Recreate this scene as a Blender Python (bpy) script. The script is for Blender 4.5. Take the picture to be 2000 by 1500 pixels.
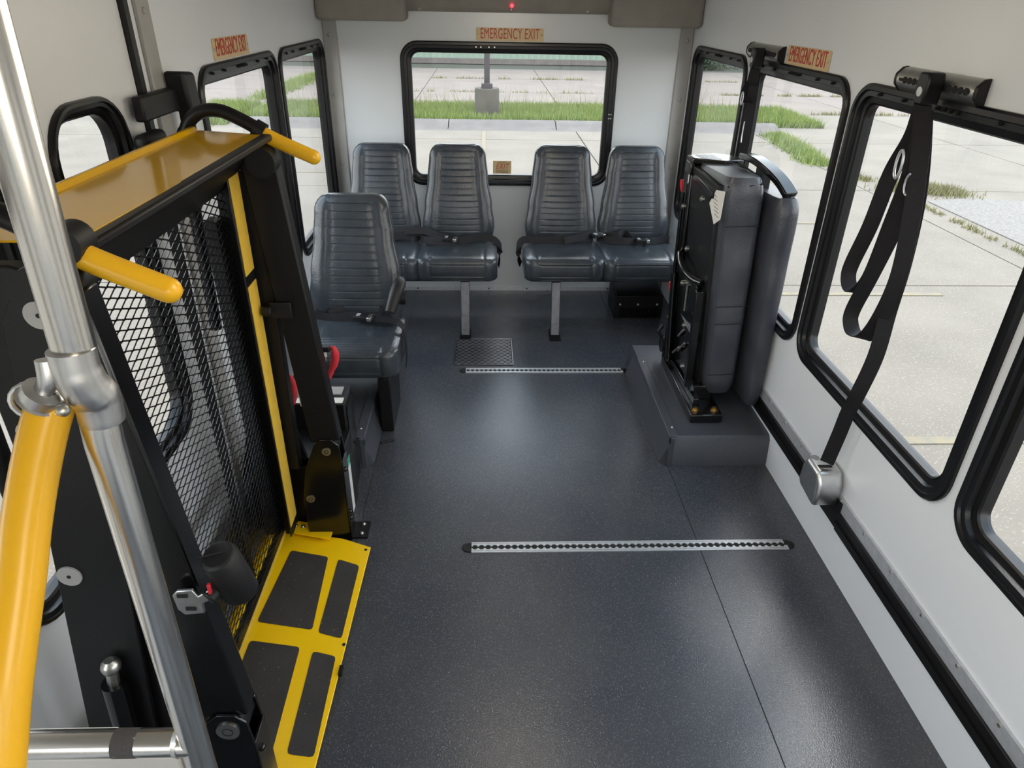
import bpy, bmesh, math, random
from mathutils import Vector, Matrix
from math import sin, cos, pi, radians as R
random.seed(7)
C = bpy.context.scene
COL = C.collection
for o in list(bpy.data.objects): bpy.data.objects.remove(o)

# ------------------------------------------------------------------ camera, world, sun, exposure
XL, XR, YR = -1.0, 1.30, 4.797           # inner faces of the left, right and rear walls (metres)
YF = -2.3                                # front of the cab, behind the camera
CEIL = 1.99
cam = bpy.data.cameras.new('camera'); co = bpy.data.objects.new('camera', cam); COL.objects.link(co)
pit, yaw, rol = R(29.083), R(2.4498), R(1.1098)
Rt = Vector((cos(yaw), -sin(yaw), 0))
Fw = Vector((sin(yaw)*cos(pit), cos(yaw)*cos(pit), -sin(pit)))
Dn = Vector((-sin(yaw)*sin(pit), -cos(yaw)*sin(pit), -cos(pit)))
rx = Rt*cos(rol) - Dn*sin(rol); dn = Rt*sin(rol) + Dn*cos(rol)
co.matrix_world = Matrix(((rx.x, -dn.x, -Fw.x, 0), (rx.y, -dn.y, -Fw.y, 0), (rx.z, -dn.z, -Fw.z, 1.875), (0, 0, 0, 1)))
cam.sensor_width = 36; cam.lens = 36*1348.73/2000; cam.clip_start = .02; cam.clip_end = 400
C.camera = co
w = bpy.data.worlds.new('world'); C.world = w; w.use_nodes = True
wn = w.node_tree; wn.nodes.clear()
wo = wn.nodes.new('ShaderNodeOutputWorld'); wb = wn.nodes.new('ShaderNodeBackground')
tc = wn.nodes.new('ShaderNodeTexCoord'); sx = wn.nodes.new('ShaderNodeSeparateXYZ'); rp = wn.nodes.new('ShaderNodeValToRGB')
rp.color_ramp.elements[0].position = .0; rp.color_ramp.elements[0].color = (1.0, .99, .96, 1)
rp.color_ramp.elements[1].position = .8; rp.color_ramp.elements[1].color = (.64, .81, 1.0, 1)
wn.links.new(tc.outputs['Generated'], sx.inputs[0]); wn.links.new(sx.outputs['Z'], rp.inputs[0])
wn.links.new(rp.outputs[0], wb.inputs[0]); wn.links.new(wb.outputs[0], wo.inputs[0])
wb.inputs[1].default_value = 4.1
sun = bpy.data.lights.new('sun', 'SUN'); sun.energy = 2.0; sun.angle = R(25); sun.color = (1, .95, .88)
so = bpy.data.objects.new('sun', sun); COL.objects.link(so); so.rotation_euler = (R(-32), R(12), 0)
# added fill lights for the upper walls; their bodies are built further down
FILLS = [(0.15, 3.6), (0.15, 2.3), (.15, 1.0), (.15, -.3), (.15, -1.5)]
for i, (dx, dy) in enumerate(FILLS):
    l = bpy.data.lights.new('fill_light', 'POINT'); l.shadow_soft_size = .19; l.energy = 6.2*(.4, 1.2, 1.4, 1.3, 1)[i]; l.color = (1, .88, .70)
    o = bpy.data.objects.new('fill_light', l); o.location = (dx, dy, CEIL-.20); COL.objects.link(o)
V = C.view_settings
V.view_transform = 'Standard'; V.look = 'None'; V.gamma = 1; V.use_curve_mapping = False; V.exposure = .42

# ------------------------------------------------------------------ materials
def mat(name, col, rough=.5, metal=0, noise=None, bump=0, bscale=60, col2=None, nscale=8, coat=0, spec=None, speck=None, emit=None):
    m = bpy.data.materials.new(name); m.use_nodes = True; nt = m.node_tree; b = nt.nodes['Principled BSDF']
    b.inputs['Base Color'].default_value = (*col, 1); b.inputs['Roughness'].default_value = rough; b.inputs['Metallic'].default_value = metal
    if coat: b.inputs['Coat Weight'].default_value = coat; b.inputs['Coat Roughness'].default_value = .06
    if spec is not None: b.inputs['Specular IOR Level'].default_value = spec
    t = nt.nodes.new('ShaderNodeTexCoord')
    c2 = col2 or tuple(c*.86 for c in col)
    n = nt.nodes.new('ShaderNodeTexNoise'); n.inputs['Scale'].default_value = nscale; n.inputs['Detail'].default_value = 5
    nt.links.new(t.outputs['Object'], n.inputs['Vector'])
    r = nt.nodes.new('ShaderNodeValToRGB'); r.color_ramp.elements[0].position = .35; r.color_ramp.elements[1].position = .68
    r.color_ramp.elements[0].color = (*col, 1); r.color_ramp.elements[1].color = (*c2, 1)
    nt.links.new(n.outputs[0], r.inputs[0]); last = r.outputs[0]
    if speck:
        sc, thr, sc_col = speck
        n2 = nt.nodes.new('ShaderNodeTexNoise'); n2.inputs['Scale'].default_value = sc; n2.inputs['Detail'].default_value = 1
        nt.links.new(t.outputs['Object'], n2.inputs['Vector'])
        r2 = nt.nodes.new('ShaderNodeValToRGB'); r2.color_ramp.elements[0].position = thr; r2.color_ramp.elements[1].position = thr+.05
        r2.color_ramp.elements[0].color = (0, 0, 0, 1); r2.color_ramp.elements[1].color = (1, 1, 1, 1)
        nt.links.new(n2.outputs[0], r2.inputs[0])
        mx = nt.nodes.new('ShaderNodeMix'); mx.data_type = 'RGBA'; mx.inputs[7].default_value = (*sc_col, 1)
        nt.links.new(r2.outputs[0], mx.inputs[0]); nt.links.new(last, mx.inputs[6]); last = mx.outputs[2]
    nt.links.new(last, b.inputs['Base Color'])
    if bump:
        n3 = nt.nodes.new('ShaderNodeTexNoise'); n3.inputs['Scale'].default_value = bscale; n3.inputs['Detail'].default_value = 3
        nt.links.new(t.outputs['Object'], n3.inputs['Vector'])
        bp = nt.nodes.new('ShaderNodeBump'); bp.inputs['Strength'].default_value = bump; bp.inputs['Distance'].default_value = .003
        nt.links.new(n3.outputs[0], bp.inputs['Height']); nt.links.new(bp.outputs[0], b.inputs['Normal'])
    if emit: b.inputs['Emission Color'].default_value = (*emit[0], 1); b.inputs['Emission Strength'].default_value = emit[1]
    return m
def glass(name, tint, refl=.06):
    m = bpy.data.materials.new(name); m.use_nodes = True; nt = m.node_tree; nt.nodes.clear()
    out = nt.nodes.new('ShaderNodeOutputMaterial'); tr = nt.nodes.new('ShaderNodeBsdfTransparent'); tr.inputs[0].default_value = (*tint, 1)
    gl = nt.nodes.new('ShaderNodeBsdfGlossy'); gl.inputs['Roughness'].default_value = .02
    lw = nt.nodes.new('ShaderNodeLayerWeight'); pw = nt.nodes.new('ShaderNodeMath'); pw.operation = 'POWER'; pw.inputs[1].default_value = 5
    ma = nt.nodes.new('ShaderNodeMath'); ma.operation = 'MULTIPLY_ADD'; ma.inputs[1].default_value = .8; ma.inputs[2].default_value = .05
    lw.inputs[0].default_value = .5; nt.links.new(lw.outputs['Facing'], pw.inputs[0]); nt.links.new(pw.outputs[0], ma.inputs[0])
    mx = nt.nodes.new('ShaderNodeMixShader'); nt.links.new(ma.outputs[0], mx.inputs[0]); nt.links.new(tr.outputs[0], mx.inputs[1]); nt.links.new(gl.outputs[0], mx.inputs[2])
    nt.links.new(mx.outputs[0], out.inputs[0]); return m
M = dict(
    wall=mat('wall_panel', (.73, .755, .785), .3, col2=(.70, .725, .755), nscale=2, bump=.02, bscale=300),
    wallshade=mat('wall_panel_shaded', (.56, .585, .60), .28, col2=(.54, .565, .58), nscale=2, bump=.02, bscale=300),  # same panel as the sides; dimmer light at the rear put into colour
    ceil=mat('ceiling_vinyl', (.55, .55, .53), .7, bump=.1),
    trim=mat('grey_trim', (.36, .355, .34), .5, nscale=5),
    valance=mat('valance_vinyl', (.27, .25, .22), .75, bump=.3, bscale=400),
    floor=mat('floor_vinyl', (.040, .044, .057), .22, col2=(.056, .060, .068), nscale=3, bump=.22, bscale=240, speck=(380, .64, (.17, .18, .19))),
    floor2=mat('floor_vinyl_box', (0.0434, 0.0475, 0.0585), .42, col2=(0.0525, 0.0569, 0.0686), nscale=4, bump=.25, bscale=260, speck=(420, .66, (0.1120, 0.1224, 0.1404))),
    rubber=mat('black_rubber', (0.0043, 0.0043, 0.0052), .38, nscale=20, spec=.35),
    frame=mat('window_frame_black', (0.0050, 0.0050, 0.0060), .30, nscale=10, bump=.1, bscale=200, spec=.35),
    black=mat('black_powdercoat', (0.0050, 0.0050, 0.0056), .42, nscale=15, bump=.15, bscale=500, spec=.3),
    blackgloss=mat('black_gloss_paint', (0.0036, 0.0036, 0.0041), .18, nscale=10),
    blackplastic=mat('black_plastic', (0.0065, 0.0065, 0.0074), .5, bump=.2, bscale=500, spec=.35),
    pole=mat('stainless_brushed', (.66, .64, .61), .22, 1, nscale=3, col2=(.63, .61, .57)),
    cast=mat('cast_aluminium', (.60, .60, .60), .33, 1, nscale=30),
    alu=mat('extruded_aluminium', (.60, .62, .65), .38, .55, nscale=50, col2=(.52, .54, .57)),
    steel=mat('zinc_steel', (.55, .54, .50), .35, 1, nscale=40),
    brass=mat('yellow_zinc_bolt', (.55, .36, .14), .35, 1, nscale=40),
    yellow=mat('yellow_powdercoat', (.95, .60, .004), .30, col2=(.92, .57, .004), nscale=5, coat=.3),
    yellowg=mat('yellow_gloss', (.78, .44, .004), .16, col2=(.74, .41, .003), nscale=4, coat=.4),
    yelmat=mat('yellow_coated_rail', (.80, .44, .012), .28, col2=(.76, .41, .01), nscale=4),
    stripe=mat('yellow_reflective_tape', (.72, .46, .05), .45, nscale=30, col2=(.62, .40, .05), bump=.2, bscale=300),
    grip=mat('grit_tread', (.032, .03, .03), .85, bump=.8, bscale=600, nscale=8, col2=(.045, .042, .042), speck=(160, .74, (.4, .38, .35))),
    vinyl=mat('seat_vinyl', (.026, .032, .039), .26, col2=(.040, .047, .055), nscale=9, bump=.3, bscale=110),
    vinyl3=mat('seat_vinyl_side', (.038, .040, .052), .34, col2=(.050, .053, .064), nscale=9, bump=.4, bscale=140),
    vinyl2=mat('seat_vinyl_dark', (.028, .030, .035), .45, col2=(.036, .038, .043), nscale=9, bump=.4, bscale=140),
    belt=mat('belt_webbing', (.008, .007, .009), .6, spec=.3, bump=.5, bscale=700, nscale=30),
    red=mat('red_plastic', (.55, .02, .03), .4),
    redcloth=mat('red_cloth', (.50, .02, .03), .7, bump=.6, bscale=90),
    redlet=mat('red_lettering', (.50, .035, .02), .5),
    gold=mat('sign_plate', (.66, .50, .27), .45, nscale=12, col2=(.62, .46, .24)),
    brownlet=mat('brown_lettering', (.14, .08, .03), .5),
    white=mat('white_paper', (.75, .74, .70), .5, nscale=12),
    ink=mat('grey_ink', (.2, .2, .22), .6),
    green=mat('green_label', (.05, .32, .20), .5),
    led=mat('red_led', (.8, .02, .03), .2, emit=((1, .03, .05), 3)),
    lamp=mat('fill_lens', (.8, .8, .8), .4),
    greyleg=mat('grey_steel_leg', (.13, .135, .15), .34, .5, nscale=25, col2=(.09, .09, .1), bump=.2, bscale=60),
    tread=mat('diamond_plate', (.75, .75, .78), .3, 1, nscale=30),
    treadbase=mat('diamond_plate_base', (.05, .05, .055), .45, .6, nscale=30),
    dark=mat('dark_recess', (.006, .006, .006), .8),
    concrete=mat('lot_concrete', (0.1494, 0.1230, 0.0938), .9, col2=(0.1228, 0.1007, 0.0764), nscale=1.1, bump=.5, bscale=30, speck=(60, .62, (0.1925, 0.1620, 0.1302))),
    concrete2=mat('lot_concrete_far', (0.1561, 0.1200, 0.0972), .9, col2=(0.1295, 0.0990, 0.0810), nscale=.9, bump=.3, bscale=20, speck=(40, .68, (0.1859, 0.1499, 0.1273))),
    joint=mat('joint_dirt', (0.0607, 0.0564, 0.0383), .95, nscale=20, bump=.5),
    curb=mat('curb_concrete', (0.1162, 0.0978, 0.0851), .9, col2=(0.0930, 0.0780, 0.0695), nscale=3, bump=.4, bscale=30),
    pier=mat('pier_concrete', (0.0750, 0.0619, 0.0451), .9, col2=(0.0471, 0.0431, 0.0360), nscale=3, bump=.6, bscale=12),
    polep=mat('lamp_pole_paint', (0.0321, 0.0240, 0.0244), .6),
    grass=mat('grass_blades', (0.1304, 0.1770, 0.0370), .8, col2=(0.1835, 0.2140, 0.0601), nscale=3),
    drygrass=mat('dry_grass', (0.1499, 0.1482, 0.0488), .85, col2=(0.1785, 0.1552, 0.0767), nscale=3),
    bush=mat('bush_leaves', (0.0286, 0.0635, 0.0209), .8, nscale=3),
    siding=mat('green_siding', (0.1696, 0.2187, 0.1656), .6, nscale=2, col2=(0.1560, 0.2046, 0.1524)),
    paint=mat('faded_yellow_paint', (0.1903, 0.1482, 0.0815), .9, col2=(0.1412, 0.1215, 0.0941), nscale=9),
    gravel=mat('gravel', (0.1793, 0.1559, 0.1360), .95, col2=(0.1195, 0.1049, 0.0926), nscale=25, bump=1, bscale=40),
    glass=glass('window_glass', (.95, .95, .935)),
    bodyout=mat('body_white', (.6, .6, .6), .4),
    sticker=mat('sticker_print', (.62, .64, .64), .4, col2=(.35, .37, .4), nscale=60),
)

# ------------------------------------------------------------------ geometry helpers
class MB:
    def __init__(s): s.v = []; s.f = []
    def add(s, vs, fs):
        n = len(s.v); s.v += [tuple(v) for v in vs]; s.f += [tuple(i+n for i in f) for f in fs]; return s
    def box(s, x0, y0, z0, x1, y1, z1):
        x0, x1 = sorted((x0, x1)); y0, y1 = sorted((y0, y1)); z0, z1 = sorted((z0, z1))
        return s.add([(x0,y0,z0),(x1,y0,z0),(x1,y1,z0),(x0,y1,z0),(x0,y0,z1),(x1,y0,z1),(x1,y1,z1),(x0,y1,z1)],
                     [(0,3,2,1),(4,5,6,7),(0,1,5,4),(1,2,6,5),(2,3,7,6),(3,0,4,7)])
    def hexa(s, b, t):   # bottom quad, top quad
        return s.add(list(b)+list(t), [(0,3,2,1),(4,5,6,7),(0,1,5,4),(1,2,6,5),(2,3,7,6),(3,0,4,7)])
    def beam(s, p, q, wd, h, side=(0,1,0)):
        p = Vector(p); q = Vector(q); d = (q-p).normalized(); a = Vector(side); a = (a-d*a.dot(d)).normalized(); b = d.cross(a)
        f = lambda c: [c-a*wd/2-b*h/2, c+a*wd/2-b*h/2, c+a*wd/2+b*h/2, c-a*wd/2+b*h/2]
        return s.hexa(f(p), f(q))
    def prism(s, poly, ax, a0, a1):
        fn = {'x': lambda u, v, a: (a, u, v), 'y': lambda u, v, a: (u, a, v), 'z': lambda u, v, a: (u, v, a)}[ax]
        n = len(poly)
        return s.add([fn(u, v, a0) for u, v in poly]+[fn(u, v, a1) for u, v in poly],
                     [tuple(range(n)), tuple(range(2*n-1, n-1, -1))]+[(i, (i+1) % n, (i+1) % n+n, i+n) for i in range(n)])
    def tube(s, pts, r, n=16, cap=True, closed=False):
        P = [Vector(p) for p in pts]; m = len(P); rr = r if isinstance(r, (list, tuple)) else [r]*m
        T = [((P[(i+1) % m] - P[i-1]) if closed else (P[min(i+1, m-1)]-P[max(i-1, 0)])).normalized() for i in range(m)]
        a = T[0].orthogonal().normalized(); vs = []
        for i in range(m):
            a = (a-T[i]*a.dot(T[i])).normalized(); b = T[i].cross(a)
            vs += [P[i]+(a*cos(2*pi*k/n)+b*sin(2*pi*k/n))*rr[i] for k in range(n)]
        fs = [(i*n+k, i*n+(k+1) % n, ((i+1) % m)*n+(k+1) % n, ((i+1) % m)*n+k) for i in range(m if closed else m-1) for k in range(n)]
        if cap and not closed: fs += [tuple(range(n-1, -1, -1)), tuple((m-1)*n+k for k in range(n))]
        return s.add(vs, fs)
    def cyl(s, p, q, r, n=20): return s.tube([p, q], r, n)
    def ribbon(s, pts, wdir, wd, t=.0015):
        P = [Vector(p) for p in pts]; m = len(P); vs = []
        for i in range(m):
            d = (P[min(i+1, m-1)]-P[max(i-1, 0)]).normalized(); a = Vector(wdir(i/(m-1)) if callable(wdir) else wdir); a = (a-d*a.dot(d)).normalized(); b = d.cross(a)
            vs += [P[i]-a*wd/2-b*t, P[i]+a*wd/2-b*t, P[i]+a*wd/2+b*t, P[i]-a*wd/2+b*t]
        fs = [(i*4+k, i*4+(k+1) % 4, i*4+4+(k+1) % 4, i*4+4+k) for i in range(m-1) for k in range(4)]
        return s.add(vs, fs+[(3,2,1,0), tuple((m-1)*4+k for k in range(4))])
    def ball(s, c, r, n=10, sc=(1,1,1)):
        vs = []; fs = []; k2 = 2*n
        for i in range(1, n):
            a = pi*i/n
            vs += [(c[0]+r*sc[0]*sin(a)*cos(2*pi*k/k2), c[1]+r*sc[1]*sin(a)*sin(2*pi*k/k2), c[2]+r*sc[2]*cos(a)) for k in range(k2)]
        fs = [(i*k2+k, (i+1)*k2+k, (i+1)*k2+(k+1) % k2, i*k2+(k+1) % k2) for i in range(n-2) for k in range(k2)]
        fs += [tuple(range(k2)), tuple((n-2)*k2+k for k in range(k2-1, -1, -1))]
        return s.add(vs, fs)
OFF = {}
def tag(o, label=None, cat=None, group=None, kind=None):
    if label: o['label'] = label
    if cat: o['category'] = cat
    if group: o['group'] = group
    if kind: o['kind'] = kind
    return o
def thing(name, loc, label, cat, group=None, kind=None):
    o = bpy.data.objects.new(name, None); o.empty_display_size = .05; COL.objects.link(o); o.location = loc; OFF[o.name] = Vector(loc)
    return tag(o, label, cat, group, kind)
def build(name, mb, m, parent=None, bevel=0, seg=2, smooth=True, label=None, kind=None, cat=None, group=None, tri=False):
    off = OFF.get(parent.name, Vector()) if parent else Vector()
    loc = Vector()
    if not parent and mb.v:
        loc = Vector([(min(v[i] for v in mb.v)+max(v[i] for v in mb.v))/2 for i in range(2)]+[min(v[2] for v in mb.v)])
        off = loc
    me = bpy.data.meshes.new(name); me.from_pydata([(v[0]-off[0], v[1]-off[1], v[2]-off[2]) for v in mb.v], [], mb.f); me.update()
    b = bmesh.new(); b.from_mesh(me); bmesh.ops.recalc_face_normals(b, faces=b.faces); b.to_mesh(me); b.free()
    if smooth:
        me.polygons.foreach_set('use_smooth', [True]*len(me.polygons)); me.set_sharp_from_angle(angle=R(38))
    me.materials.append(M[m]); o = bpy.data.objects.new(name, me); COL.objects.link(o)
    if parent: o.parent = parent
    else: o.location = loc
    OFF[o.name] = off
    if bevel:
        mod = o.modifiers.new('bevel', 'BEVEL'); mod.width = bevel; mod.segments = seg; mod.limit_method = 'ANGLE'; mod.angle_limit = R(35); mod.harden_normals = False
    return tag(o, label, cat, group, kind)
def copy_tree(o, parent=None):
    c = o.copy(); COL.objects.link(c); c.parent = parent
    for ch in list(o.children): copy_tree(ch, c)
    return c
def rrect(u0, u1, z0, z1, r, n=8):
    p = []
    for cu, cz, a0 in ((u1-r, z1-r, 0), (u0+r, z1-r, 90), (u0+r, z0+r, 180), (u1-r, z0+r, 270)):
        p += [(cu+r*cos(R(a0+90*i/n)), cz+r*sin(R(a0+90*i/n))) for i in range(n+1)]
    return p
def P3(ax, a, u, z): return (a, u, z) if ax == 'x' else (u, a, z)
def holed(mb, ax, a_in, a_out, cells, z0, z1):
    """wall as cells (u0,u1,hole) with a rounded-rect hole each (or None); inner + outer face and reveal"""
    for u0, u1, h in cells:
        if not h:
            mb.add([P3(ax, a, u, z) for a in (a_in, a_out) for u, z in ((u0, z0), (u1, z0), (u1, z1), (u0, z1))], [(0,1,2,3), (7,6,5,4), (0,4,5,1), (2,6,7,3)]); continue
        hp = rrect(*h); cu, cz = (h[0]+h[1])/2, (h[2]+h[3])/2; n = len(hp)
        def outp(p):
            dx, dz = p[0]-cu, p[1]-cz
            t = min(((u1-cu)/dx if dx > 1e-9 else (u0-cu)/dx if dx < -1e-9 else 1e9), ((z1-cz)/dz if dz > 1e-9 else (z0-cz)/dz if dz < -1e-9 else 1e9))
            return (cu+dx*t, cz+dz*t)
        op = [outp(p) for p in hp]
        def side(p): return 0 if abs(p[0]-u1) < 1e-6 else 1 if abs(p[1]-z1) < 1e-6 else 2 if abs(p[0]-u0) < 1e-6 else 3
        cor = {(0, 1): (u1, z1), (1, 2): (u0, z1), (2, 3): (u0, z0), (3, 0): (u1, z0)}
        for a in (a_in, a_out):
            vs = [P3(ax, a, *p) for p in hp]+[P3(ax, a, *p) for p in op]; fs = []
            for i in range(n):
                j = (i+1) % n; s0, s1 = side(op[i]), side(op[j])
                ex = []
                while s0 != s1:
                    vs.append(P3(ax, a, *cor[(s0, (s0+1) % 4)])); ex.append(len(vs)-1); s0 = (s0+1) % 4
                fs.append((i, n+i, *ex, n+j, j))
            mb.add(vs, fs)
        mb.add([P3(ax, a_in, *p) for p in hp]+[P3(ax, a_out, *p) for p in hp], [(i, (i+1) % n, n+(i+1) % n, n+i) for i in range(n)])
    return mb
def ring(mb, ax, a, sgn, u0, u1, z0, z1, r, prof, n=8):
    """sweep of a profile [(inset, towards_inside)] round a rounded rectangle"""
    L = [[P3(ax, a+sgn*d, *p) for p in rrect(u0+i, u1-i, z0+i, z1-i, max(r-i, .01), n)] for i, d in prof]
    k = len(L[0]); vs = [v for l in L for v in l]
    fs = [(j*k+i, j*k+(i+1) % k, (j+1)*k+(i+1) % k, (j+1)*k+i) for j in range(len(L)-1) for i in range(k)]
    return mb.add(vs, fs)
WN = [0]
def window(ax, a, sgn, u0, u1, z0, z1, r=.11, latch=None, k=1.0):
    WN[0] += 1
    m = MB(); ring(m, ax, a, sgn, u0, u1, z0, z1, r, [(i*k, d) for i, d in [(0, 0), (0, .010), (.006, .016), (.020, .017), (.024, .010), (.040, .009), (.044, -.004), (.062, -.008), (.064, -.045), (0.02, -.045)]])
    f = build('window_%d' % WN[0], m, 'frame', kind='structure')
    m = MB(); i_ = .058*k; ring(m, ax, a, sgn, u0+i_, u1-i_, z0+i_, z1-i_, r-.86*i_, [(0, -.012), (.004, -.007), (.009, -.012), (.011, -.030)])
    build('rubber_seal', m, 'rubber', f)
    m = MB(); i_ = .055*k; p = rrect(u0+i_, u1-i_, z0+i_, z1-i_, r-.86*i_)
    m.add([P3(ax, a-sgn*.030, *q) for q in p], [tuple(range(len(p)))])
    build('pane', m, 'glass', f, smooth=False)
    if latch:
        m = MB()
        for q in latch: m.cyl(P3(ax, a+sgn*.004, *q), P3(ax, a+sgn*.019, *q), .005, 8)
        build('frame_rivet', m, 'dark', f)
    return f
def text(body, size, ax, a, sgn, u, z, m, parent, name='lettering', sx_=.7, shear=0, t=.0008):
    """flat raised lettering on a wall plane; sgn = direction the letters face"""
    cu = bpy.data.curves.new(name, 'FONT'); cu.body = body; cu.size = size; cu.align_x = 'CENTER'; cu.align_y = 'CENTER'; cu.extrude = t; cu.shear = shear; cu.space_character = 1.06
    tmp = bpy.data.objects.new('tmp', cu); COL.objects.link(tmp); dg = bpy.context.evaluated_depsgraph_get()
    me = bpy.data.meshes.new_from_object(tmp.evaluated_get(dg)); bpy.data.objects.remove(tmp)
    # letter x runs so that it reads correctly from inside the bus
    rd = {('y', -1): (1, 0), ('x', -1): (0, -1), ('x', 1): (0, 1), ('z', 1): (1, 0)}[(ax, sgn)]
    off = OFF.get(parent.name, Vector())
    for v in me.vertices:
        x, y, d = v.co.x*sx_, v.co.y, v.co.z
        if ax == 'y': v.co = Vector((u+x*rd[0], a+sgn*d, z+y))-off
        else: v.co = Vector((a+sgn*d, u+x*rd[1], z+y))-off
    me.materials.clear(); me.materials.append(M[m]); o = bpy.data.objects.new(name, me); COL.objects.link(o); o.parent = parent; OFF[o.name] = off
    return o

# ------------------------------------------------------------------ bus shell
build('floor', MB().box(XL-.04, YF, -.08, XR+.04, YR+.04, 0), 'floor', kind='structure')
build('trim_8', MB().box(.8385, .2, .0001, .8415, YR, .0008), 'dark', kind='structure')
build('trim_9', MB().box(-.511, 1.9, .0001, -.509, YR, .0008), 'dark', kind='structure')
build('ceiling', MB().box(XL-.04, YF, CEIL, XR+.04, YR+.04, CEIL+.06), 'ceil', kind='structure')
ZB, ZT = .600, 1.654
rightw = [(4.70, 3.70), (3.655, 2.595), (2.562, 1.502), (1.462, .42), (.30, -.45), (-.62, -1.9)]
def cells_for(ws, lo, hi, ins=.03, r=.09):
    ws = sorted([(min(a), max(a)) for a in ws]); c = []; edges = [lo]+[(ws[i][1]+ws[i+1][0])/2 for i in range(len(ws)-1)]+[hi]
    for i, (a, b) in enumerate(ws): c.append((edges[i], edges[i+1], (a+ins, b-ins, ZB+ins, ZT-ins, r)))
    return c
build('wall_right', holed(MB(), 'x', XR, XR+.045, cells_for(rightw, YF, YR+.04), 0, CEIL), 'wall', kind='structure')
left_rear = [(4.72, 3.68), (3.64, 2.62)]
build('wall_left', holed(MB(), 'x', XL, XL-.045, cells_for(left_rear, 2.25, YR+.04)+cells_for([(.80, -.2), (-.4, -1.9)], YF, 1.0), 0, CEIL), 'wall', kind='structure')
build('wall_rear', holed(MB(), 'y', YR, YR+.045, [(XL-.04, XR+.04, (-.507, .809, .793, 1.615, .085))], 0, CEIL), 'wallshade', kind='structure')
build('wall_front', holed(MB(), 'y', YF, YF-.045, [(XL-.04, XR+.04, (XL+.12, XR-.12, .75, 1.85, .1))], 0, CEIL), 'wall', kind='structure')
# windows
fr = lambda a, b: [(a+(b-a)*t, ZT-.030) for t in (.14, .27, .44, .47, .50, .53, .70, .84)]
for i, (b, a) in enumerate(rightw): window('x', XR, -1, a, b, ZB, ZT, latch=fr(a, b) if i < 4 else None)
for b, a in left_rear: window('x', XL, 1, a, b, ZB, ZT, latch=fr(a, b))
for b, a in [(.80, -.2), (-.4, -1.9)]: window('x', XL, 1, a, b, ZB, ZT)
rw = window('y', YR, -1, -.537, .839, .763, 1.645)
m = MB()
for q in [(-.06, 1.615), (-.03, 1.615), (.02, 1.615), (.055, 1.615), (.805, 1.23), (.818, 1.23), (.805, 1.205), (.818, 1.205)]: m.cyl((q[0], YR-.02, q[1]), (q[0], YR-.008, q[1]), .004, 8)
build('frame_rivet', m, 'steel', rw)
window('y', YF, 1, XL+.09, XR-.09, .72, 1.88)
# lift door leaves
for k, (a, b, wa, wb_) in enumerate([(1.0, 1.60, 1.075, 1.46), (1.60, 2.185, 1.672, 2.058)]):
    d = build('door_%d' % (k+1), holed(MB(), 'x', XL-.004, XL-.045, [(a+.003, b-.003, (wa+.02, wb_-.02, ZB+.02, ZT-.032, .11))], 0, CEIL), 'wall', kind='structure')
    f = window('x', XL-.004, 1, wa, wb_, ZB, ZT-.012, r=.13, k=.6)
build('trim_1', MB().box(XL-.045, 2.185, 0, XL+.012, 2.212, CEIL), 'rubber', kind='structure')
build('trim_10', MB().box(XL-.045, 2.212, 0, XL+.002, 2.25, CEIL), 'wall', kind='structure')
m = MB().box(XL, 2.262, 0, XL+.014, 2.345, CEIL); t = build('trim_2', m, 'trim', bevel=.004, kind='structure')
build('screw', MB().ball((XL+.015, 2.30, 1.83), .011, 6, (.6,1,1)), 'trim', t)
# rear corner trims with bolts
for k, (x0, x1, bx) in enumerate([(XL, XL+.085, XL+.042), (XR-.085, XR, XR-.042)]):
    t = build('trim_%d' % (3+k), MB().box(x0, YR-.016, 0, x1, YR, 1.752), 'trim', bevel=.006, kind='structure')
    for z in (1.67, 1.325, .90, .5): build('bolt', MB().ball((bx, YR-.016, z), .014, 6, (1, .6, 1)), 'trim', t)
t = build('trim_5', MB().box(XL+.09, YR-.010, 0.0, XR-.09, YR, .028), 'alu', kind='structure')
for x in (-.75, -.5, .02, .3, .9): build('screw', MB().ball((x, YR-.010, .016), .006, 5), 'dark', t)
# wall belt track of the right wall: black rail + aluminium angle with screws
t = build('trim_6', MB().box(XR-.018, -.3, .185, XR, 1.93, .262).box(XR-.018, 2.115, .185, XR, 3.9, .262), 'rubber', bevel=.003, kind='structure')
m = MB().box(XR-.024, -.3, .212, XR-.018, 1.93, .225).box(XR-.024, 2.115, .212, XR-.018, 3.9, .225); build('rail_lip', m, 'black', t)
t = build('trim_7', MB().box(XR-.010, -.3, .262, XR, 3.9, .312), 'alu', kind='structure')
for i in range(22): build('screw', MB().cyl((XR-.014, 3.55-.178*i, .301), (XR-.009, 3.55-.178*i, .301), .0055, 8), 'steel', t)
# ceiling valance over the rear wall
t = build('trim_11', MB().box(XL, YR-.19, 1.752, XL+.53, YR, CEIL), 'valance', bevel=.03, seg=4, kind='structure')
t = build('trim_12', MB().box(XR-.55, YR-.19, 1.742, XR, YR, CEIL), 'valance', bevel=.03, seg=4, kind='structure')
t = build('trim_13', MB().prism([(YR-.10, CEIL), (YR-.06, 1.84), (YR-.02, 1.805), (YR, 1.805), (YR, CEIL)], 'x', XL+.53, XR-.55), 'valance', kind='structure')
for x in (-.40, .62): build('bolt', MB().ball((x, YR-.03, 1.825), .014, 6), 'trim', t)
led = thing('warning_light', (.158, YR-.06, 1.83), 'small red indicator light with chrome bolt above the rear window', 'light')
build('lamp_lens', MB().tube([(.158, YR-.058, 1.845), (.158, YR-.075, 1.843)], [.012, .007], 12), 'led', led)
build('bolt', MB().ball((.155, YR-.045, 1.822), .011, 6), 'steel', led)
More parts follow.
